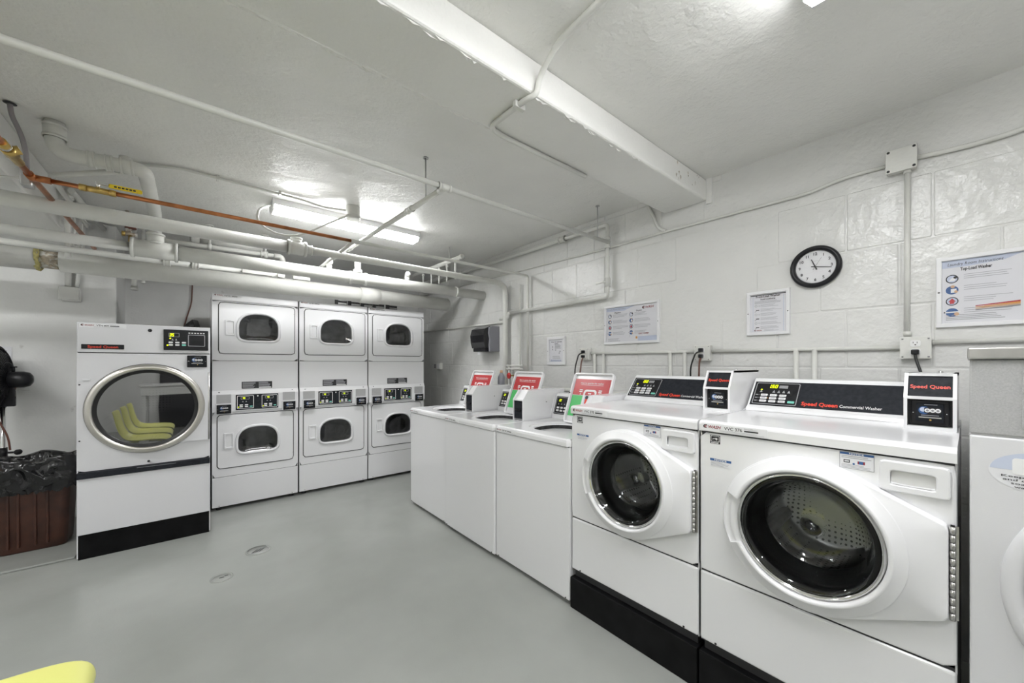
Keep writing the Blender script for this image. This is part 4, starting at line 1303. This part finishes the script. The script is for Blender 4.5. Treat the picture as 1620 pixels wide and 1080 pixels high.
# strap at the end of the beam
MB().tube([(2.60, 1.535, 2.49), (2.606, 1.50, 2.41), (2.606, 1.46, 2.31), (2.604, 1.40, 2.275)], .012, 'pipe', 10, bend=.04).build('bent_conduit', None, 'short bent white conduit at the beam end by the wall', 'conduit')

# tall vertical and high pipe P1
P1 = pipe('highest large white pipe over the dryers, bending down the right wall', [([(X0, 3.20, 2.178), (.53, 3.20, 2.178)], .042, 'pipe', 0), ([(.60, 3.20, 2.178), (2.565, 3.20, 2.178), (2.565, 3.20, .02)], .0285, 'pipe', .11)], 'water_pipe')
sleeve(P1, (.515, 3.20, 2.178), (.64, 3.20, 2.178), .049, lip=.006, name='tee')
sleeve(P1, (.575, 3.20, 2.19), (.575, 3.20, 2.252), .036, lip=.004, name='plug')
sleeve(P1, (.63, 3.20, 2.178), (.68, 3.20, 2.178), .036, lip=.003, name='reducer')
# P2 with tee and collars, ends in the right wall
P2 = pipe('middle large white pipe ending in the right wall above the towel dispenser', [([(X0, 3.68, 2.122), (-.20, 3.68, 2.122)], .033, 'pipe', 0), ([(-.24, 3.68, 2.122), (2.62, 3.68, 2.122)], .053, 'pipe', 0)], 'drain_pipe')
sleeve(P2, (-.345, 3.68, 2.122), (-.10, 3.68, 2.122), .060, lip=.008, name='tee')
sleeve(P2, (-.22, 3.68, 2.16), (-.22, 3.68, 2.235), .047, lip=.005, name='tee')
for x in (1.10, 1.24, 2.24):
    sleeve(P2, (x - .012, 3.68, 2.122), (x + .012, 3.68, 2.122), .059, name='collar')
MB().cyl((1.17, 3.68, 2.14), (1.17, 3.68, 2.30), .028, 'pipe', 16).cyl((1.17, 3.68, 2.17), (1.17, 3.68, 2.20), .04, 'pipe', 16).build('stub', P2)
for x in (.93, 1.68):
    MB().cyl((x, 3.72, 2.16), (x, 3.72, 2.235), .024, 'pipe', 14).ball((x, 3.70, 2.24), .03, 'pipe', 12).build('cleanout', P2)
# drain coming out of the ceiling into the tee
E_ = pipe('thick white drain coming from the ceiling at upper left into the middle pipe', [([(-.552, 2.97, ZC), (-.552, 2.97, 2.392), (-.222, 2.97, 2.408), (-.222, 3.60, 2.385), (-.222, 3.68, 2.37), (-.222, 3.68, 2.16)], .036, 'pipe', .07)], 'drain_pipe')
for p0, p1 in (((-.552, 2.97, 2.46), (-.552, 2.97, 2.53)), ((-.44, 2.97, 2.397), (-.41, 2.97, 2.399)), ((-.375, 2.97, 2.40), (-.345, 2.97, 2.402)), ((-.32, 2.97, 2.403), (-.265, 2.97, 2.406)), ((-.222, 3.68, 2.27), (-.222, 3.68, 2.33))):
    sleeve(E_, p0, p1, .041, lip=.002)
sleeve(E_, (-.30, 2.97, 2.40), (-.30, 2.97, 2.455), .025, name='plug')
pipe('thin sloping white pipe joining the thick drain near the ceiling at left', [([(-.33, 2.985, 2.372), (-.62, 3.25, 2.36), (-.62, 4.2, 2.34)], .014, 'pipe', .03)], 'small_pipe')
# P3 lagged pipe with a gap in its insulation
P3 = pipe('thickest white lagged pipe above the dryers, with a torn gap at left', [([(X0, 4.23, 2.065), (-.853, 4.23, 2.065)], .080, 'wrap', 0), ([(-.758, 4.23, 2.065), (2.44, 4.23, 2.065)], .078, 'wrap', 0)], 'lagged_pipe')
MB().cyl((-.86, 4.23, 2.065), (-.75, 4.23, 2.065), .062, 'rust', 24).build('bare_section', P3, 'bare speckled pipe in the gap')
rr = random.Random(3)
L = []
for rad, x in ((.080, -.87), (.086, -.853), (.075, -.846), (.064, -.85)):
    L.append([(x + rr.uniform(-.006, .006), 4.23 + (rad + rr.uniform(-.003, .003)) * math.cos(2 * PI * j / 20), 2.065 + (rad + rr.uniform(-.003, .003)) * math.sin(2 * PI * j / 20)) for j in range(20)])
MB().loops(L, mat('old_foam', (.45, .40, .16), .8, var=.4, vscale=60)).build('torn_edge', P3, 'yellowed torn edge of the lagging')
sleeve(P3, (1.365, 4.23, 2.065), (1.575, 4.23, 2.065), .086, 'wrap', 'repair_sleeve')
MB().lathe([(.078, 2.44), (.070, 2.452), (.0, 2.455)], (4.23, 2.065), 'wrap', fr=SIDE, n=24).build('end_cap', P3)
# slimmer pipe between
P4 = pipe('slim white pipe running between the middle and thickest pipes', [([(X0, 3.98, 2.108), (.62, 3.98, 2.108)], .022, 'pipe', 0)], 'small_pipe')
for x in (-.17, .0):
    sleeve(P4, (x - .025, 3.98, 2.108), (x + .02, 3.98, 2.108), .03, lip=.003)
for x0, x1 in ((.30, .52), (.56, .60), (.68, .82)):
    MB().box(x0, x1, 3.93, 3.97, 2.09, 2.125, 'wrap', .004).build('wood_block', P4, 'small painted block on the pipe')
# pipes higher up at the back
hp = pipe('thin white pipe behind the highest pipe, ending in an elbow below the lamp cable', [([(-.30, 4.30, 2.345), (.60, 4.30, 2.362)], .019, 'pipe', 0)], 'small_pipe')
sleeve(hp, (.47, 4.30, 2.360), (.53, 4.30, 2.361), .027, lip=.004)
MB().tube([(.58, 4.30, 2.362), (.645, 4.30, 2.362), (.655, 4.30, 2.31)], .025, 'pipe', 14, bend=.03).build('elbow', hp)
for x in (.093, .51):
    h_ = MB().cyl((x, 4.30, 2.345), (x, 4.30, ZC), .010, 'pipe', 10).cyl((x, 4.30, ZC - .012), (x, 4.30, ZC), .03, 'pipe', 12)
    h_.lathe([(.026, x - .014), (.028, x - .014), (.028, x + .014), (.026, x + .014)], (4.30, 2.354), 'pipe', fr=SIDE, n=18)
    h_.build('hanger', hp)
bp = pipe('stout capped white pipe high behind the highest pipe, left of the lamp', [([(.0, 4.42, 2.435), (.50, 4.42, 2.435)], .042, 'pipe', 0)], 'drain_pipe')
MB().lathe([(.05, -.03), (.055, -.02), (.055, .02), (.048, .025)], (4.42, 2.435), 'pipe', fr=SIDE, n=24).lathe([(.05, -.03), (.026, -.032), (.024, -.045), (.0, -.046)], (4.42, 2.435), 'pipe', fr=SIDE, n=24).build('end_cap', bp)
MB().cyl((.25, 4.42, 2.44), (.25, 4.42, ZC), .009, 'pipe', 10).build('hanger', bp)
pipe('white pipe elbow lying behind the middle pipe near the right wall', [([(1.85, 4.02, 2.20), (1.93, 4.02, 2.215), (2.58, 4.02, 2.22)], .022, 'pipe', .02)], 'small_pipe')
# copper line
cop = pipe('copper pipe running under the ceiling from upper left to the right wall', [
    ([(-.60, .6, 2.208), (-.60, 4.3, 2.205)], .0125, 'copper', 0), ([(-.60, 2.85, 2.205), (.88, 2.85, 2.205)], .0115, 'copper', 0)], 'copper_pipe')
painted = pipe('thin white pipe continuing the copper line to the right wall and down', [([(.88, 2.85, 2.205), (2.575, 2.85, 2.205), (2.575, 2.85, 1.16)], .0125, 'pipe', .03), ([(.88, 2.85, 2.205), (.88, 4.75, 2.205)], .0125, 'pipe', 0)], 'small_pipe')
sleeve(painted, (.86, 2.85, 2.205), (.915, 2.85, 2.205), .016, name='tee')
sleeve(cop, (-.60, 2.80, 2.205), (-.60, 2.90, 2.205), .0165, 'copper', 'tee')
sleeve(cop, (-.60, 2.85, 2.205), (-.54, 2.85, 2.205), .0155, 'copper', 'tee')
m = MB().cyl((-.60, 2.47, 2.207), (-.60, 2.68, 2.206), .017, 'brass', 14).cyl((-.60, 2.53, 2.207), (-.60, 2.60, 2.207), .022, 'brass', 8).cyl((-.60, 2.565, 2.207), (-.572, 2.565, 2.222), .018, 'brass', 8).cyl((-.60, 2.505, 2.207), (-.60, 2.52, 2.207), .021, 'chrome', 14)
m.build('check_valve', cop, 'brass valve body')
m = MB().cyl((-.45, 2.85, 2.205), (-.425, 2.85, 2.205), .017, 'brass', 8).cyl((-.425, 2.85, 2.205), (-.345, 2.85, 2.205), .015, 'brass', 12).cyl((-.345, 2.85, 2.205), (-.32, 2.85, 2.205), .017, 'brass', 8).cyl((-.385, 2.85, 2.215), (-.385, 2.83, 2.24), .008, 'chrome', 10)
vb = m.build('ball_valve', cop, 'brass ball valve')
m = MB().prism(rrect(-.345, -.22, -.010, .010, .006, 3), 0, .006, 'vyellow', fr=lambda u, wv, d: (u, 2.822 + d, 2.232 + wv))
m.box(-.39, -.34, 2.822, 2.828, 2.228, 2.244, 'chrome', .002)
for k in range(6):
    m.rect(-.325 + k * .014, -.315 + k * .014, -.004, .004, -.0006, 'ink', fr=lambda u, wv, d: (u, 2.822 + d, 2.232 + wv))
m.build('valve_handle', vb, 'yellow lever handle')
# grey flexible conduit out of the ceiling
fc = pipe('dark grey flexible conduit hanging from the ceiling at upper left', [([(-.672, 2.88, ZC), (-.668, 2.88, 2.49), (-.636, 2.88, 2.40), (-.624, 2.88, 2.32), (-.622, 2.88, 2.24)], .0095, 'greycable', .06)], 'flexible_conduit', 'conduit')
MB().box(-.645, -.605, 2.875, 2.935, 2.17, 2.245, 'galv', .008).build('box', fc, 'small metal box with brown stains')
MB().lathe([(.022, ZC - .004), (.0095, ZC - .008)], (-.672, 2.88), 'ink', fr=lambda u, wv, d: (u, wv, d), n=14).build('ceiling_hole', fc)
MB().tube([(-1.15, 2.9, 2.235), (-.95, 2.95, 2.20), (-.80, 3.0, 2.215), (-.64, 3.05, 2.26)], .006, 'pipe', 8, bend=.06).build('white_cable', None, 'thin white cable sagging below the beam at upper left', 'cable')
# trapeze rods at left and right
for k, (x, y, rad, where) in enumerate(((-.684, 4.0, .016, 'thickest'), (-.687, 4.20, .008, 'middle'), (-.680, 4.40, .008, 'farthest'))):
    mb = MB().cyl((x, y, 2.05), (x, y, ZC), rad, 'pipe', 10).cyl((x, y, 2.46), (x, y, 2.50), rad * 1.8, 'pipe', 12).cyl((x, y, 2.19), (x, y, 2.22), rad * 1.6, 'pipe', 12)
    mb.build('pipe_hanger', None, where + ' of three white hangers beside the copper pipe in the upper left corner', 'hanger', 'pipe hangers in the left corner')
pipe('short white pipe close under the ceiling beside the left corner hangers', [([(-.655, 3.92, 2.50), (-.62, 4.84, 2.495)], .018, 'pipe', 0)], 'small_pipe')
r = thing('old_valve', 'rusty brass valve above the middle pipe in the dark recess corner', 'valve', (-.405, 4.32, 2.36))
MB().cyl((-.04, 0, 0), (.04, 0, 0), .016, 'rust', 12).cyl((-.05, 0, 0), (-.03, 0, 0), .02, 'brass', 8).cyl((0, 0, -.09), (0, 0, .0), .014, 'brass', 10).build('body', r)
MB().cyl((0, 0, 0), (0, 0, .05), .009, 'rust', 8).lathe([(.004, -.008), (.035, -.006), (.035, .006), (.004, .008)], (0, 0), 'wirered', fr=lambda u, wv, d: (u, wv, .05 + d), n=12).build('hand_wheel', r)
MB().cyl((-.02, 0, .01), (-.02, 0, ZC - 2.36), .012, 'rust', 8).build('supply_pipe', r)
rp = pipe('slanting white pipe stub below the ceiling near the right wall', [([(2.05, 3.24, 2.392), (2.05, 4.6, 2.40)], .022, 'pipe', 0)], 'small_pipe')
MB().lathe([(.027, 3.235), (.027, 3.27)], (2.05, 2.392), 'pipe', fr=lambda u, wv, d: (u, d, wv), n=16).build('end_collar', rp)
for y in (3.38, 3.55, 3.72, 3.90, 4.10):
    mb = MB().cyl((2.05, y, 2.19), (2.05, y, 2.39), .008 if y != 3.38 else .012, 'pipe', 8).cyl((2.05, y, 2.34), (2.05, y, 2.365), .014, 'pipe', 10)
    mb.build('hanger', rp)
MB().cyl((2.05, 3.5, 2.41), (2.05, 3.5, ZC), .008, 'pipe', 8).build('ceiling_hanger', rp)
# short stubs below the thick pipe at left
for x, y, z0, z1, rad, lb in ((-.41, 4.62, 1.955, ZC, .020, 'white pipe stub pointing down below the thick pipe, left of the recess'), (-.355, 4.62, 2.02, ZC, .012, 'thinner short pipe stub beside the larger stub below the thick pipe')):
    MB().cyl((x, y, z0), (x, y, z1), rad, 'pipe', 14).cyl((x, y, z0), (x, y, z0 + .03), rad * 1.2, 'pipe', 14).build('pipe_stub', None, lb, 'pipe')
# box with two conduits on the left wall
r = thing('junction_box', 'white electric box on the wall above the trash can, left of the tumbler dryer', 'junction box', (-.805, YC - .003, 1.9))
MB().box(-.055, .055, -.05, 0, -.055, .05, 'pipe', .005).build('box', r)
MB().box(-.07, .045, -.062, -.05, -.045, .062, 'pipe', .005).build('cover', r)
pipe('white conduit dropping into the electric box on the wall at left', [([(-.825, YC - .03, 1.95), (-.825, YC - .03, ZC)], .020, 'pipe', 0)], 'conduit', 'conduit')
pipe('thinner white conduit beside the one dropping into the electric box', [([(-.78, YC - .028, 1.95), (-.77, YC - .028, 2.05), (-.75, YC - .028, ZC)], .012, 'pipe', .04)], 'conduit', 'conduit')
# right wall: verticals next to the tall pipe
pipe('thin dark-shadowed vertical pipe on the right wall beside the tall pipe', [([(2.590, 2.985, 2.14), (2.590, 2.985, 1.0)], .009, 'pipe', 0)], 'small_pipe')
pipe('thin horizontal pipe on the far right wall behind the towel dispenser', [([(2.595, 5.3, 1.792), (2.595, 3.24, 1.772)], .011, 'pipe', 0)], 'water_pipe')
r = pipe('small rack of thin pipes with a red valve behind the washers', [([(2.56, 2.962, 1.42), (2.56, 2.962, .98)], .008, 'pipe', 0), ([(2.55, 3.16, 1.30), (2.55, 2.90, 1.30)], .009, 'pipe', 0), ([(2.55, 3.16, 1.265), (2.55, 2.90, 1.265)], .009, 'pipe', 0), ([(2.56, 3.13, 1.30), (2.56, 3.13, .98)], .009, 'pipe', 0)], 'valve_rack')
vv = MB().lathe([(.006, -.012), (.030, -.010), (.034, -.004), (.030, .002), (.006, .0)], (-3.055, 1.195), 'redvalve', fr=lambda u, wv, d: (2.50 + d, -u, wv), n=10).cyl((2.50, 3.055, 1.195), (2.57, 3.055, 1.195), .008, 'brass', 10)
vv.build('valve_wheel', r, 'red valve wheel')
MB().cyl((2.54, 3.03, 1.165), (2.54, 2.99, 1.165), .014, 'brass', 10).build('hose_bib', r)
# ceiling conduit and round box by the lamp
cc = pipe('thin conduit along the ceiling ending at the round box by the lamp', [([(-.55, 3.40, 2.532), (-.28, 3.24, 2.532), (-.08, 3.135, 2.532), (.62, 3.16, 2.532), (.74, 3.16, 2.515), (.90, 3.10, 2.51)], .0085, 'pipe', .06)], 'conduit', 'conduit')
for x in (.11, .46):
    MB().box(x - .008, x + .008, 3.12, 3.17, 2.518, ZC, 'pipe', .002).build('strap', cc)
r = thing('round_junction_box', 'round white junction box on the ceiling beside the fluorescent light', 'junction box', (.945, 3.085, ZC))
MB().lathe([(.0, -.098), (.047, -.098), (.052, -.094), (.052, 0)], (0, 0), 'pipe', fr=lambda u, wv, d: (u, wv, d), n=32).build('body', r)
MB().lathe([(.054, -.085), (.0555, -.085), (.0555, -.072), (.054, -.072)], (0, 0), 'pipe', fr=lambda u, wv, d: (u, wv, d), n=32).build('cover', r)
MB().tube([(.915, 3.05, 2.47), (.735, 3.1, 2.355), (.63, 3.12, 2.28), (.53, 3.12, 2.237), (.445, 3.12, 2.231), (.365, 3.12, 2.258), (.322, 3.12, 2.305), (.33, 3.14, 2.38), (.375, 3.22, 2.44), (.436, 3.33, 2.505)], .0075, 'pipe', 10, bend=.05).build('lamp_cable', None, 'white looped cable from the lamp end to the round box', 'cable')
# bent conduit over the concrete beam
cb_ = pipe('white bent conduit crossing the ceiling beam and ending along its edge', [([(1.035, -.6, 2.532), (1.04, .80, 2.532), (1.05, 1.00, 2.53), (1.06, 1.103, 2.47), (1.045, 1.106, 2.392), (1.03, 1.15, 2.391), (1.025, 1.395, 2.391), (1.12, 1.408, 2.391), (1.72, 1.41, 2.393)], .0115, 'pipe', .06)], 'conduit', 'conduit')
MB().box(1.008, 1.062, 1.19, 1.21, 2.378, 2.405, 'pipe', .002).build('strap', cb_)
MB().tube([(-.03, YB - .03, 2.25), (-.03, YB - .03, 2.16), (-.036, YB - .03, 1.97), (-.075, YB - .03, 1.82), (-.10, YB - .05, 1.70)], .006, 'wirered', 8, bend=.06).build('hanging_wire', None, 'thin brown wire hanging on the wall in the recess above the tumbler', 'cable')
# ducts behind the dryers
r = thing('flexible_duct', 'silver flexible duct behind the tumbler dryer beside the stacked dryers', 'duct', (0, 0, 0))
mb = MB()
L = []
for k in range(30):
    t = k / 29
    p = Vector((-.08 + .11 * t, 4.92 + .47 * max(0, t - .6) / .4, 1.64 + .13 * t - .03 * t * t))
    rad = .052 if k % 2 else .047
    L.append([(p.x + rad * math.sin(.6) * math.cos(2 * PI * j / 16) * -.5, p.y + rad * math.sin(2 * PI * j / 16), p.z + rad * math.cos(2 * PI * j / 16)) for j in range(16)])
mb.loops(L, 'ductdark', True, True, True)
mb.build('hose', r)
for k, x in enumerate((1.42, 1.58, 1.74, 1.90, 2.08)):
    mb = MB().box(x - .06, x + .06, 5.06, 5.18, 1.90, 2.16, 'ductdark', .006)
    for q in range(5):
        mb.box(x - .05, x + .05, 5.05, 5.06, 1.93 + q * .045, 1.95 + q * .045, 'galv')
    o = mb.build('exhaust_box', None, ('first', 'second', 'third', 'fourth', 'fifth')[k] + ' from the left of the dark exhaust boxes behind the stacked dryers', 'duct', 'dark exhaust boxes behind the dryers')
    MB().cyl((x, 5.12, 0), (x, 5.12, 1.90), .045, 'galv', 16).build('riser', o)

# ------------------------------------------------------------------ trash can, fan, sign
r = thing('trash_can', 'brown plastic trash can with black bag beside the tumbler dryer', 'trash can', (-.882, 4.30, .014))
def rr_loop(hw, hd, rad, z, n=7):
    return [(p[0], p[1], z) for p in rrect(-hw, hw, -hd, hd, rad, n)]
m = MB()
m.loops([rr_loop(.155, .115, .04, .0), rr_loop(.162, .122, .045, .012), rr_loop(.178, .135, .045, .40), rr_loop(.187, .142, .045, .56), rr_loop(.195, .150, .05, .565), rr_loop(.195, .150, .05, .585), rr_loop(.183, .138, .045, .585), rr_loop(.172, .128, .04, .3), rr_loop(.155, .112, .04, .02)], 'brown', True, True, True)
for x in (-.10, -.055, .02, .075):
    m.box(x - .007, x + .007, -.141, -.12, .04, .46, 'brown', .006)
can = m.build('bin', r)
rr = random.Random(5)
L = []
base = rrect(-.197, .197, -.152, .152, .05, 20)
base = ray_poly(base, (0, 0), 150)
N = len(base)
from mathutils import noise as _ns
prof = ((.012, .415), (.026, .45), (.034, .49), (.036, .53), (.038, .57), (.032, .61), (.010, .643), (-.018, .632), (-.045, .58), (-.09, .50), (-.13, .46))
K = 34
for k in range(K + 1):
    t = k / K * (len(prof) - 1)
    i = min(int(t), len(prof) - 2)
    off = prof[i][0] + (prof[i + 1][0] - prof[i][0]) * (t - i)
    z = prof[i][1] + (prof[i + 1][1] - prof[i][1]) * (t - i)
    row = []
    for j, p in enumerate(base):
        a = Vector((p[0] / .197, p[1] / .152))
        a.normalize()
        q = Vector((p[0] * 15, p[1] * 15, z * 17 + p[0] * 6))
        f1 = abs(_ns.noise(q + Vector((3, 8, 1)))) * 2 - .5
        f2 = abs(_ns.noise(q * 2.1 + Vector((31, 5, 9)))) * 2 - .5
        d = off - .024 * f1 - .011 * f2
        row.append((p[0] + a.x * d, p[1] + a.y * d, z + .03 * _ns.noise(q * .8 + Vector((7, 17, 4))) + (.02 * f2 if k < 3 else 0)))
    L.append(row)
MB().loops(L, 'bag', True).build('bag', r, 'crumpled shiny black bin bag')
MB().rect(-.12, .12, -.09, .09, -.45, 'bag', fr=TOP).build('bag_bottom', r)

r = thing('pedestal_fan', 'black pedestal fan with motor housing cut off by the left picture edge', 'fan', (-1.105, 4.60, .0145), math.radians(-4))
MB().lathe([(.0, .0), (.17, .0), (.165, .02), (.05, .035), (.03, .06), (.0, .06)], (0, 0), 'black', fr=lambda u, wv, d: (u, wv, d), n=32).build('base', r)
MB().cyl((0, 0, .04), (0, 0, 1.0), .013, 'chrome', 14).build('pole', r, 'chrome pole')
MB().cyl((0, 0, .60), (0, 0, .68), .022, 'black', 14).ball((.075, -.01, .64), .022, 'black', 12).cyl((.02, 0, .64), (.06, -.008, .64), .008, 'black', 8).build('height_knob', r)
zc = 1.185
mo = MB()
mo.lathe([(.0, .148), (.03, .143), (.052, .128), (.061, .10), (.061, .02), (.05, .01)], (0, zc), 'black', fr=SIDE, n=28)
mo.build('motor', r, 'black rounded motor housing')
MB().cyl((.05, 0, zc + .06), (.05, 0, zc + .095), .008, 'black', 10).cyl((.05, 0, zc + .09), (.05, 0, zc + .1), .018, 'black', 14).build('swivel_pin', r)
MB().box(-.012, .06, -.015, .015, .985, zc - .05, 'black', .006).build('neck', r)
g = MB()
gx = -.045
for rad, dx in ((.26, 0), (.255, .012), (.255, -.012)):
    g.tube([(gx + dx, rad * math.cos(2 * PI * k / 40), zc + rad * math.sin(2 * PI * k / 40)) for k in range(41)], .005, 'black', 6, caps=False)
for s in (1, -1):
    for k in range(44):
        a = 2 * PI * k / 44
        pts = [(gx + s * d, q * math.cos(a), zc + q * math.sin(a)) for q, d in ((.06, .080), (.13, .066), (.20, .042), (.256, .004))]
        g.tube(pts, .0022, 'black', 5, caps=False)
    for q, d in ((.06, .080), (.13, .066), (.20, .042)):
        g.tube([(gx + s * d, q * math.cos(2 * PI * k / 28), zc + q * math.sin(2 * PI * k / 28)) for k in range(29)], .0025, 'black', 5, caps=False)
    g.lathe([(.06, s * .086), (.055, s * .09), (0, s * .092)], (0, zc), 'black', fr=lambda u, wv, d: (gx + d, u, wv), n=24)
g.build('guard', r, 'black wire guard')
MB().lathe([(.235, .03), (.245, .018), (.25, .0), (.235, .03)], (0, zc), 'black', fr=lambda u, wv, d: (gx + d, u, wv), n=40).lathe([(.25, -.002), (.235, .018), (.20, .038), (.13, .062), (.06, .076), (.0, .078)], (0, zc), 'black', fr=lambda u, wv, d: (gx + d, u, wv), n=40).build('shroud', r)
bl = MB()
for k in range(4):
    a0 = k * PI / 2
    P = []
    for t in (0, .33, .66, 1):
        rad = .05 + .185 * t
        for sgn in (-1, 1):
            a = a0 + sgn * (.35 + .15 * t)
            P.append((gx + sgn * .022, rad * math.cos(a), zc + rad * math.sin(a)))
    bl.add(P, [(2 * i, 2 * i + 1, 2 * i + 3, 2 * i + 2) for i in range(3)], 'black')
bl.cyl((gx - .03, 0, zc), (gx + .03, 0, zc), .055, 'black', 20)
bl.build('blade', r)
MB().tube([(.06, .0, zc - .06), (.02, -.01, zc - .14), (-.05, -.01, zc - .20), (-.03, -.02, zc - .26), (.03, -.02, zc - .42), (.04, -.02, .66)], .006, 'wirered', 8, bend=.06).build('cord', r, 'dark cord looping from the motor')
MB().cyl((.05, 0, zc - .09), (.05, 0, zc - .125), .002, 'inkgrey', 6).ball((.05, 0, zc - .135), .013, 'black', 10, sq=(1, 1, 1.3)).build('pull_chain', r)
MB().cyl((-.04, 0, zc - .082), (.13, 0, zc - .082), .002, 'steel', 6).build('guard_wire', r)

r = thing('paper_sign', 'white paper sign on the wall behind the pedestal fan', 'sign', (-1.225, YC - .003, 1.37))
m = MB().box(-.10, .10, -.004, 0, -.085, .085, 'paper')
m.lines(-.09, .09, -.07, .075, 9, -.0046, 'inkgrey', minw=.5)
m.build('sheet', r)

# floor drains
def drain(label, x, y, rad, worn):
    r = thing('floor_drain', label, 'drain', (x, y, 0), 0, 'floor drain covers')
    m = MB().lathe([(rad, .0), (rad, .003), (rad * .86, .004), (rad * .84, .001), (rad * .8, .001), (rad * .78, .004), (0, .0045)], (0, 0), 'floor', fr=lambda u, wv, d: (u, wv, d), n=32)
    if not worn:
        m.lathe([(rad * .86, .0042), (rad * .80, .0043)], (0, 0), 'ink', fr=lambda u, wv, d: (u, wv, d), n=16, a0=.6, a1=2.9)
        for k in range(3):
            m.flat([(-.045 + k * .02, -.03), (-.03 + k * .02, -.03), (.005 + k * .02, .012), (-.005 + k * .02, .012)], -.0048, 'ink', fr=lambda u, wv, d: (u, wv, -d))
        m.rect(-.05, .02, -.045, -.035, -.0048, 'inkgrey', fr=lambda u, wv, d: (u, wv, -d))
    else:
        m.rect(-.012, .012, -.012, .0, -.0048, 'ink', fr=lambda u, wv, d: (u, wv, -d)).rect(.014, .032, .0, .010, -.0048, 'ink', fr=lambda u, wv, d: (u, wv, -d))
    m.build('cover', r)
drain('round floor drain cover with dark slots, in front of the stacked dryers', .338, 3.215, .075, False)
drain('paint-covered floor drain plug, nearer to the tumbler dryer', .122, 2.948, .058, True)

# bottle on a washer
r = thing('spray_bottle', 'small grey bottle behind the raised lid of the far top-load washer', 'bottle', (2.235, 2.85, 1.0925))
MB().lathe([(0, 0), (.032, 0), (.034, .01), (.034, .10), (.02, .13), (.012, .14), (0, .14)], (0, 0), 'grayplastic', fr=lambda u, wv, d: (u, wv, d), n=20).build('body', r)
MB().lathe([(.0, .14), (.015, .14), (.015, .165), (0, .165)], (0, 0), 'skin', fr=lambda u, wv, d: (u, wv, d), n=14).build('cap', r, 'tan cap')

# ------------------------------------------------------------------ yellow chairs and what stands behind the camera (mirrored in the tumbler door)
def yellow_chair(label, x, y):
    r = thing('shell_chair', label, 'chair', (x, y, 0), 0, 'yellow shell chairs in a row')
    prof = [(.235, .405), (.226, .428), (.18, .442), (.05, .440), (-.06, .432), (-.13, .445), (-.18, .50), (-.215, .58), (-.235, .68), (-.25, .765), (-.262, .785)]
    n = 14
    top, bot = [], []
    for k, (px, pz) in enumerate(prof):
        t = k / (len(prof) - 1)
        hw = .225 - .02 * abs(t - .4)
        if k == 0 or k == len(prof) - 1: hw -= .035
        if k == 1 or k == len(prof) - 2: hw -= .012
        row, rowb = [], []
        for j in range(n + 1):
            u = -1 + 2 * j / n
            lift = .03 * abs(u) ** 3
            dx = lift * (.6 if t > .5 else 0)
            dz = lift * (min(1, .25 * k) if t <= .5 else .2)
            row.append((px + dx, hw * u, pz + dz))
            nx = -.006 if t > .55 else 0
            rowb.append((px + dx + nx, hw * u, pz + dz - (.006 if t <= .55 else .002)))
        top.append(row); bot.append(rowb)
    vs = [p for row in top for p in row] + [p for row in bot for p in row]
    W_, K = n + 1, len(prof)
    fs = []
    for k in range(K - 1):
        for j in range(n):
            a = k * W_ + j
            fs.append((a, a + 1, a + W_ + 1, a + W_))
            b_ = K * W_ + a
            fs.append((b_, b_ + W_, b_ + W_ + 1, b_ + 1))
    for k in range(K - 1):
        for j in (0, n):
            a = k * W_ + j
            fs.append((a, a + W_, K * W_ + a + W_, K * W_ + a))
    for k in (0, K - 1):
        for j in range(n):
            a = k * W_ + j
            fs.append((a, K * W_ + a, K * W_ + a + 1, a + 1))
    sh = MB().add(vs, fs, 'yellow', True).build('shell', r)
    sub = sh.modifiers.new('smooth', 'SUBSURF')
    sub.levels = sub.render_levels = 2
    for sx, tx in ((.16, .20), (-.14, -.19)):
        for s in (-1, 1):
            MB().tube([(sx * .3, s * .12, .425), (sx, s * .17, .425), (tx, s * .2, .0)], .010, 'chrome', 10, bend=.04).build('leg', r, 'bent chrome leg')
    for s in (-1, 1):
        MB().ball((-.13, s * .12, .452), .008, 'chrome', 8).build('rivet', r)
    return r
yellow_chair('pale yellow plastic shell chair cut off at the bottom left corner', -.46, 1.465)
yellow_chair('second yellow shell chair, seen mirrored in the tumbler door', -.46, .92)
yellow_chair('third yellow shell chair, seen mirrored farthest back in the tumbler door', -.46, .375)
r = thing('folding_counter', 'white counter behind the camera, mirrored in the tumbler door', 'counter', (-.23, -1.55, 0))
MB().box(-.52, .52, -.35, .35, .95, .98, 'table', .006).build('counter_top', r)
MB().box(-.49, .49, -.33, .33, .80, .95, 'table', .004).build('apron', r)
for sx in (-1, 1):
    for sy in (-1, 1):
        MB().box(sx * .45 - .03, sx * .45 + .03, sy * .28 - .03, sy * .28 + .03, 0, .80, 'table', .004).build('leg', r)
MB().box(-.55, .10, Y0, Y0 + .04, 0, 2.05, mat('door_dark', (.05, .05, .055), .5), .006).build('door_1', None, kind='structure')
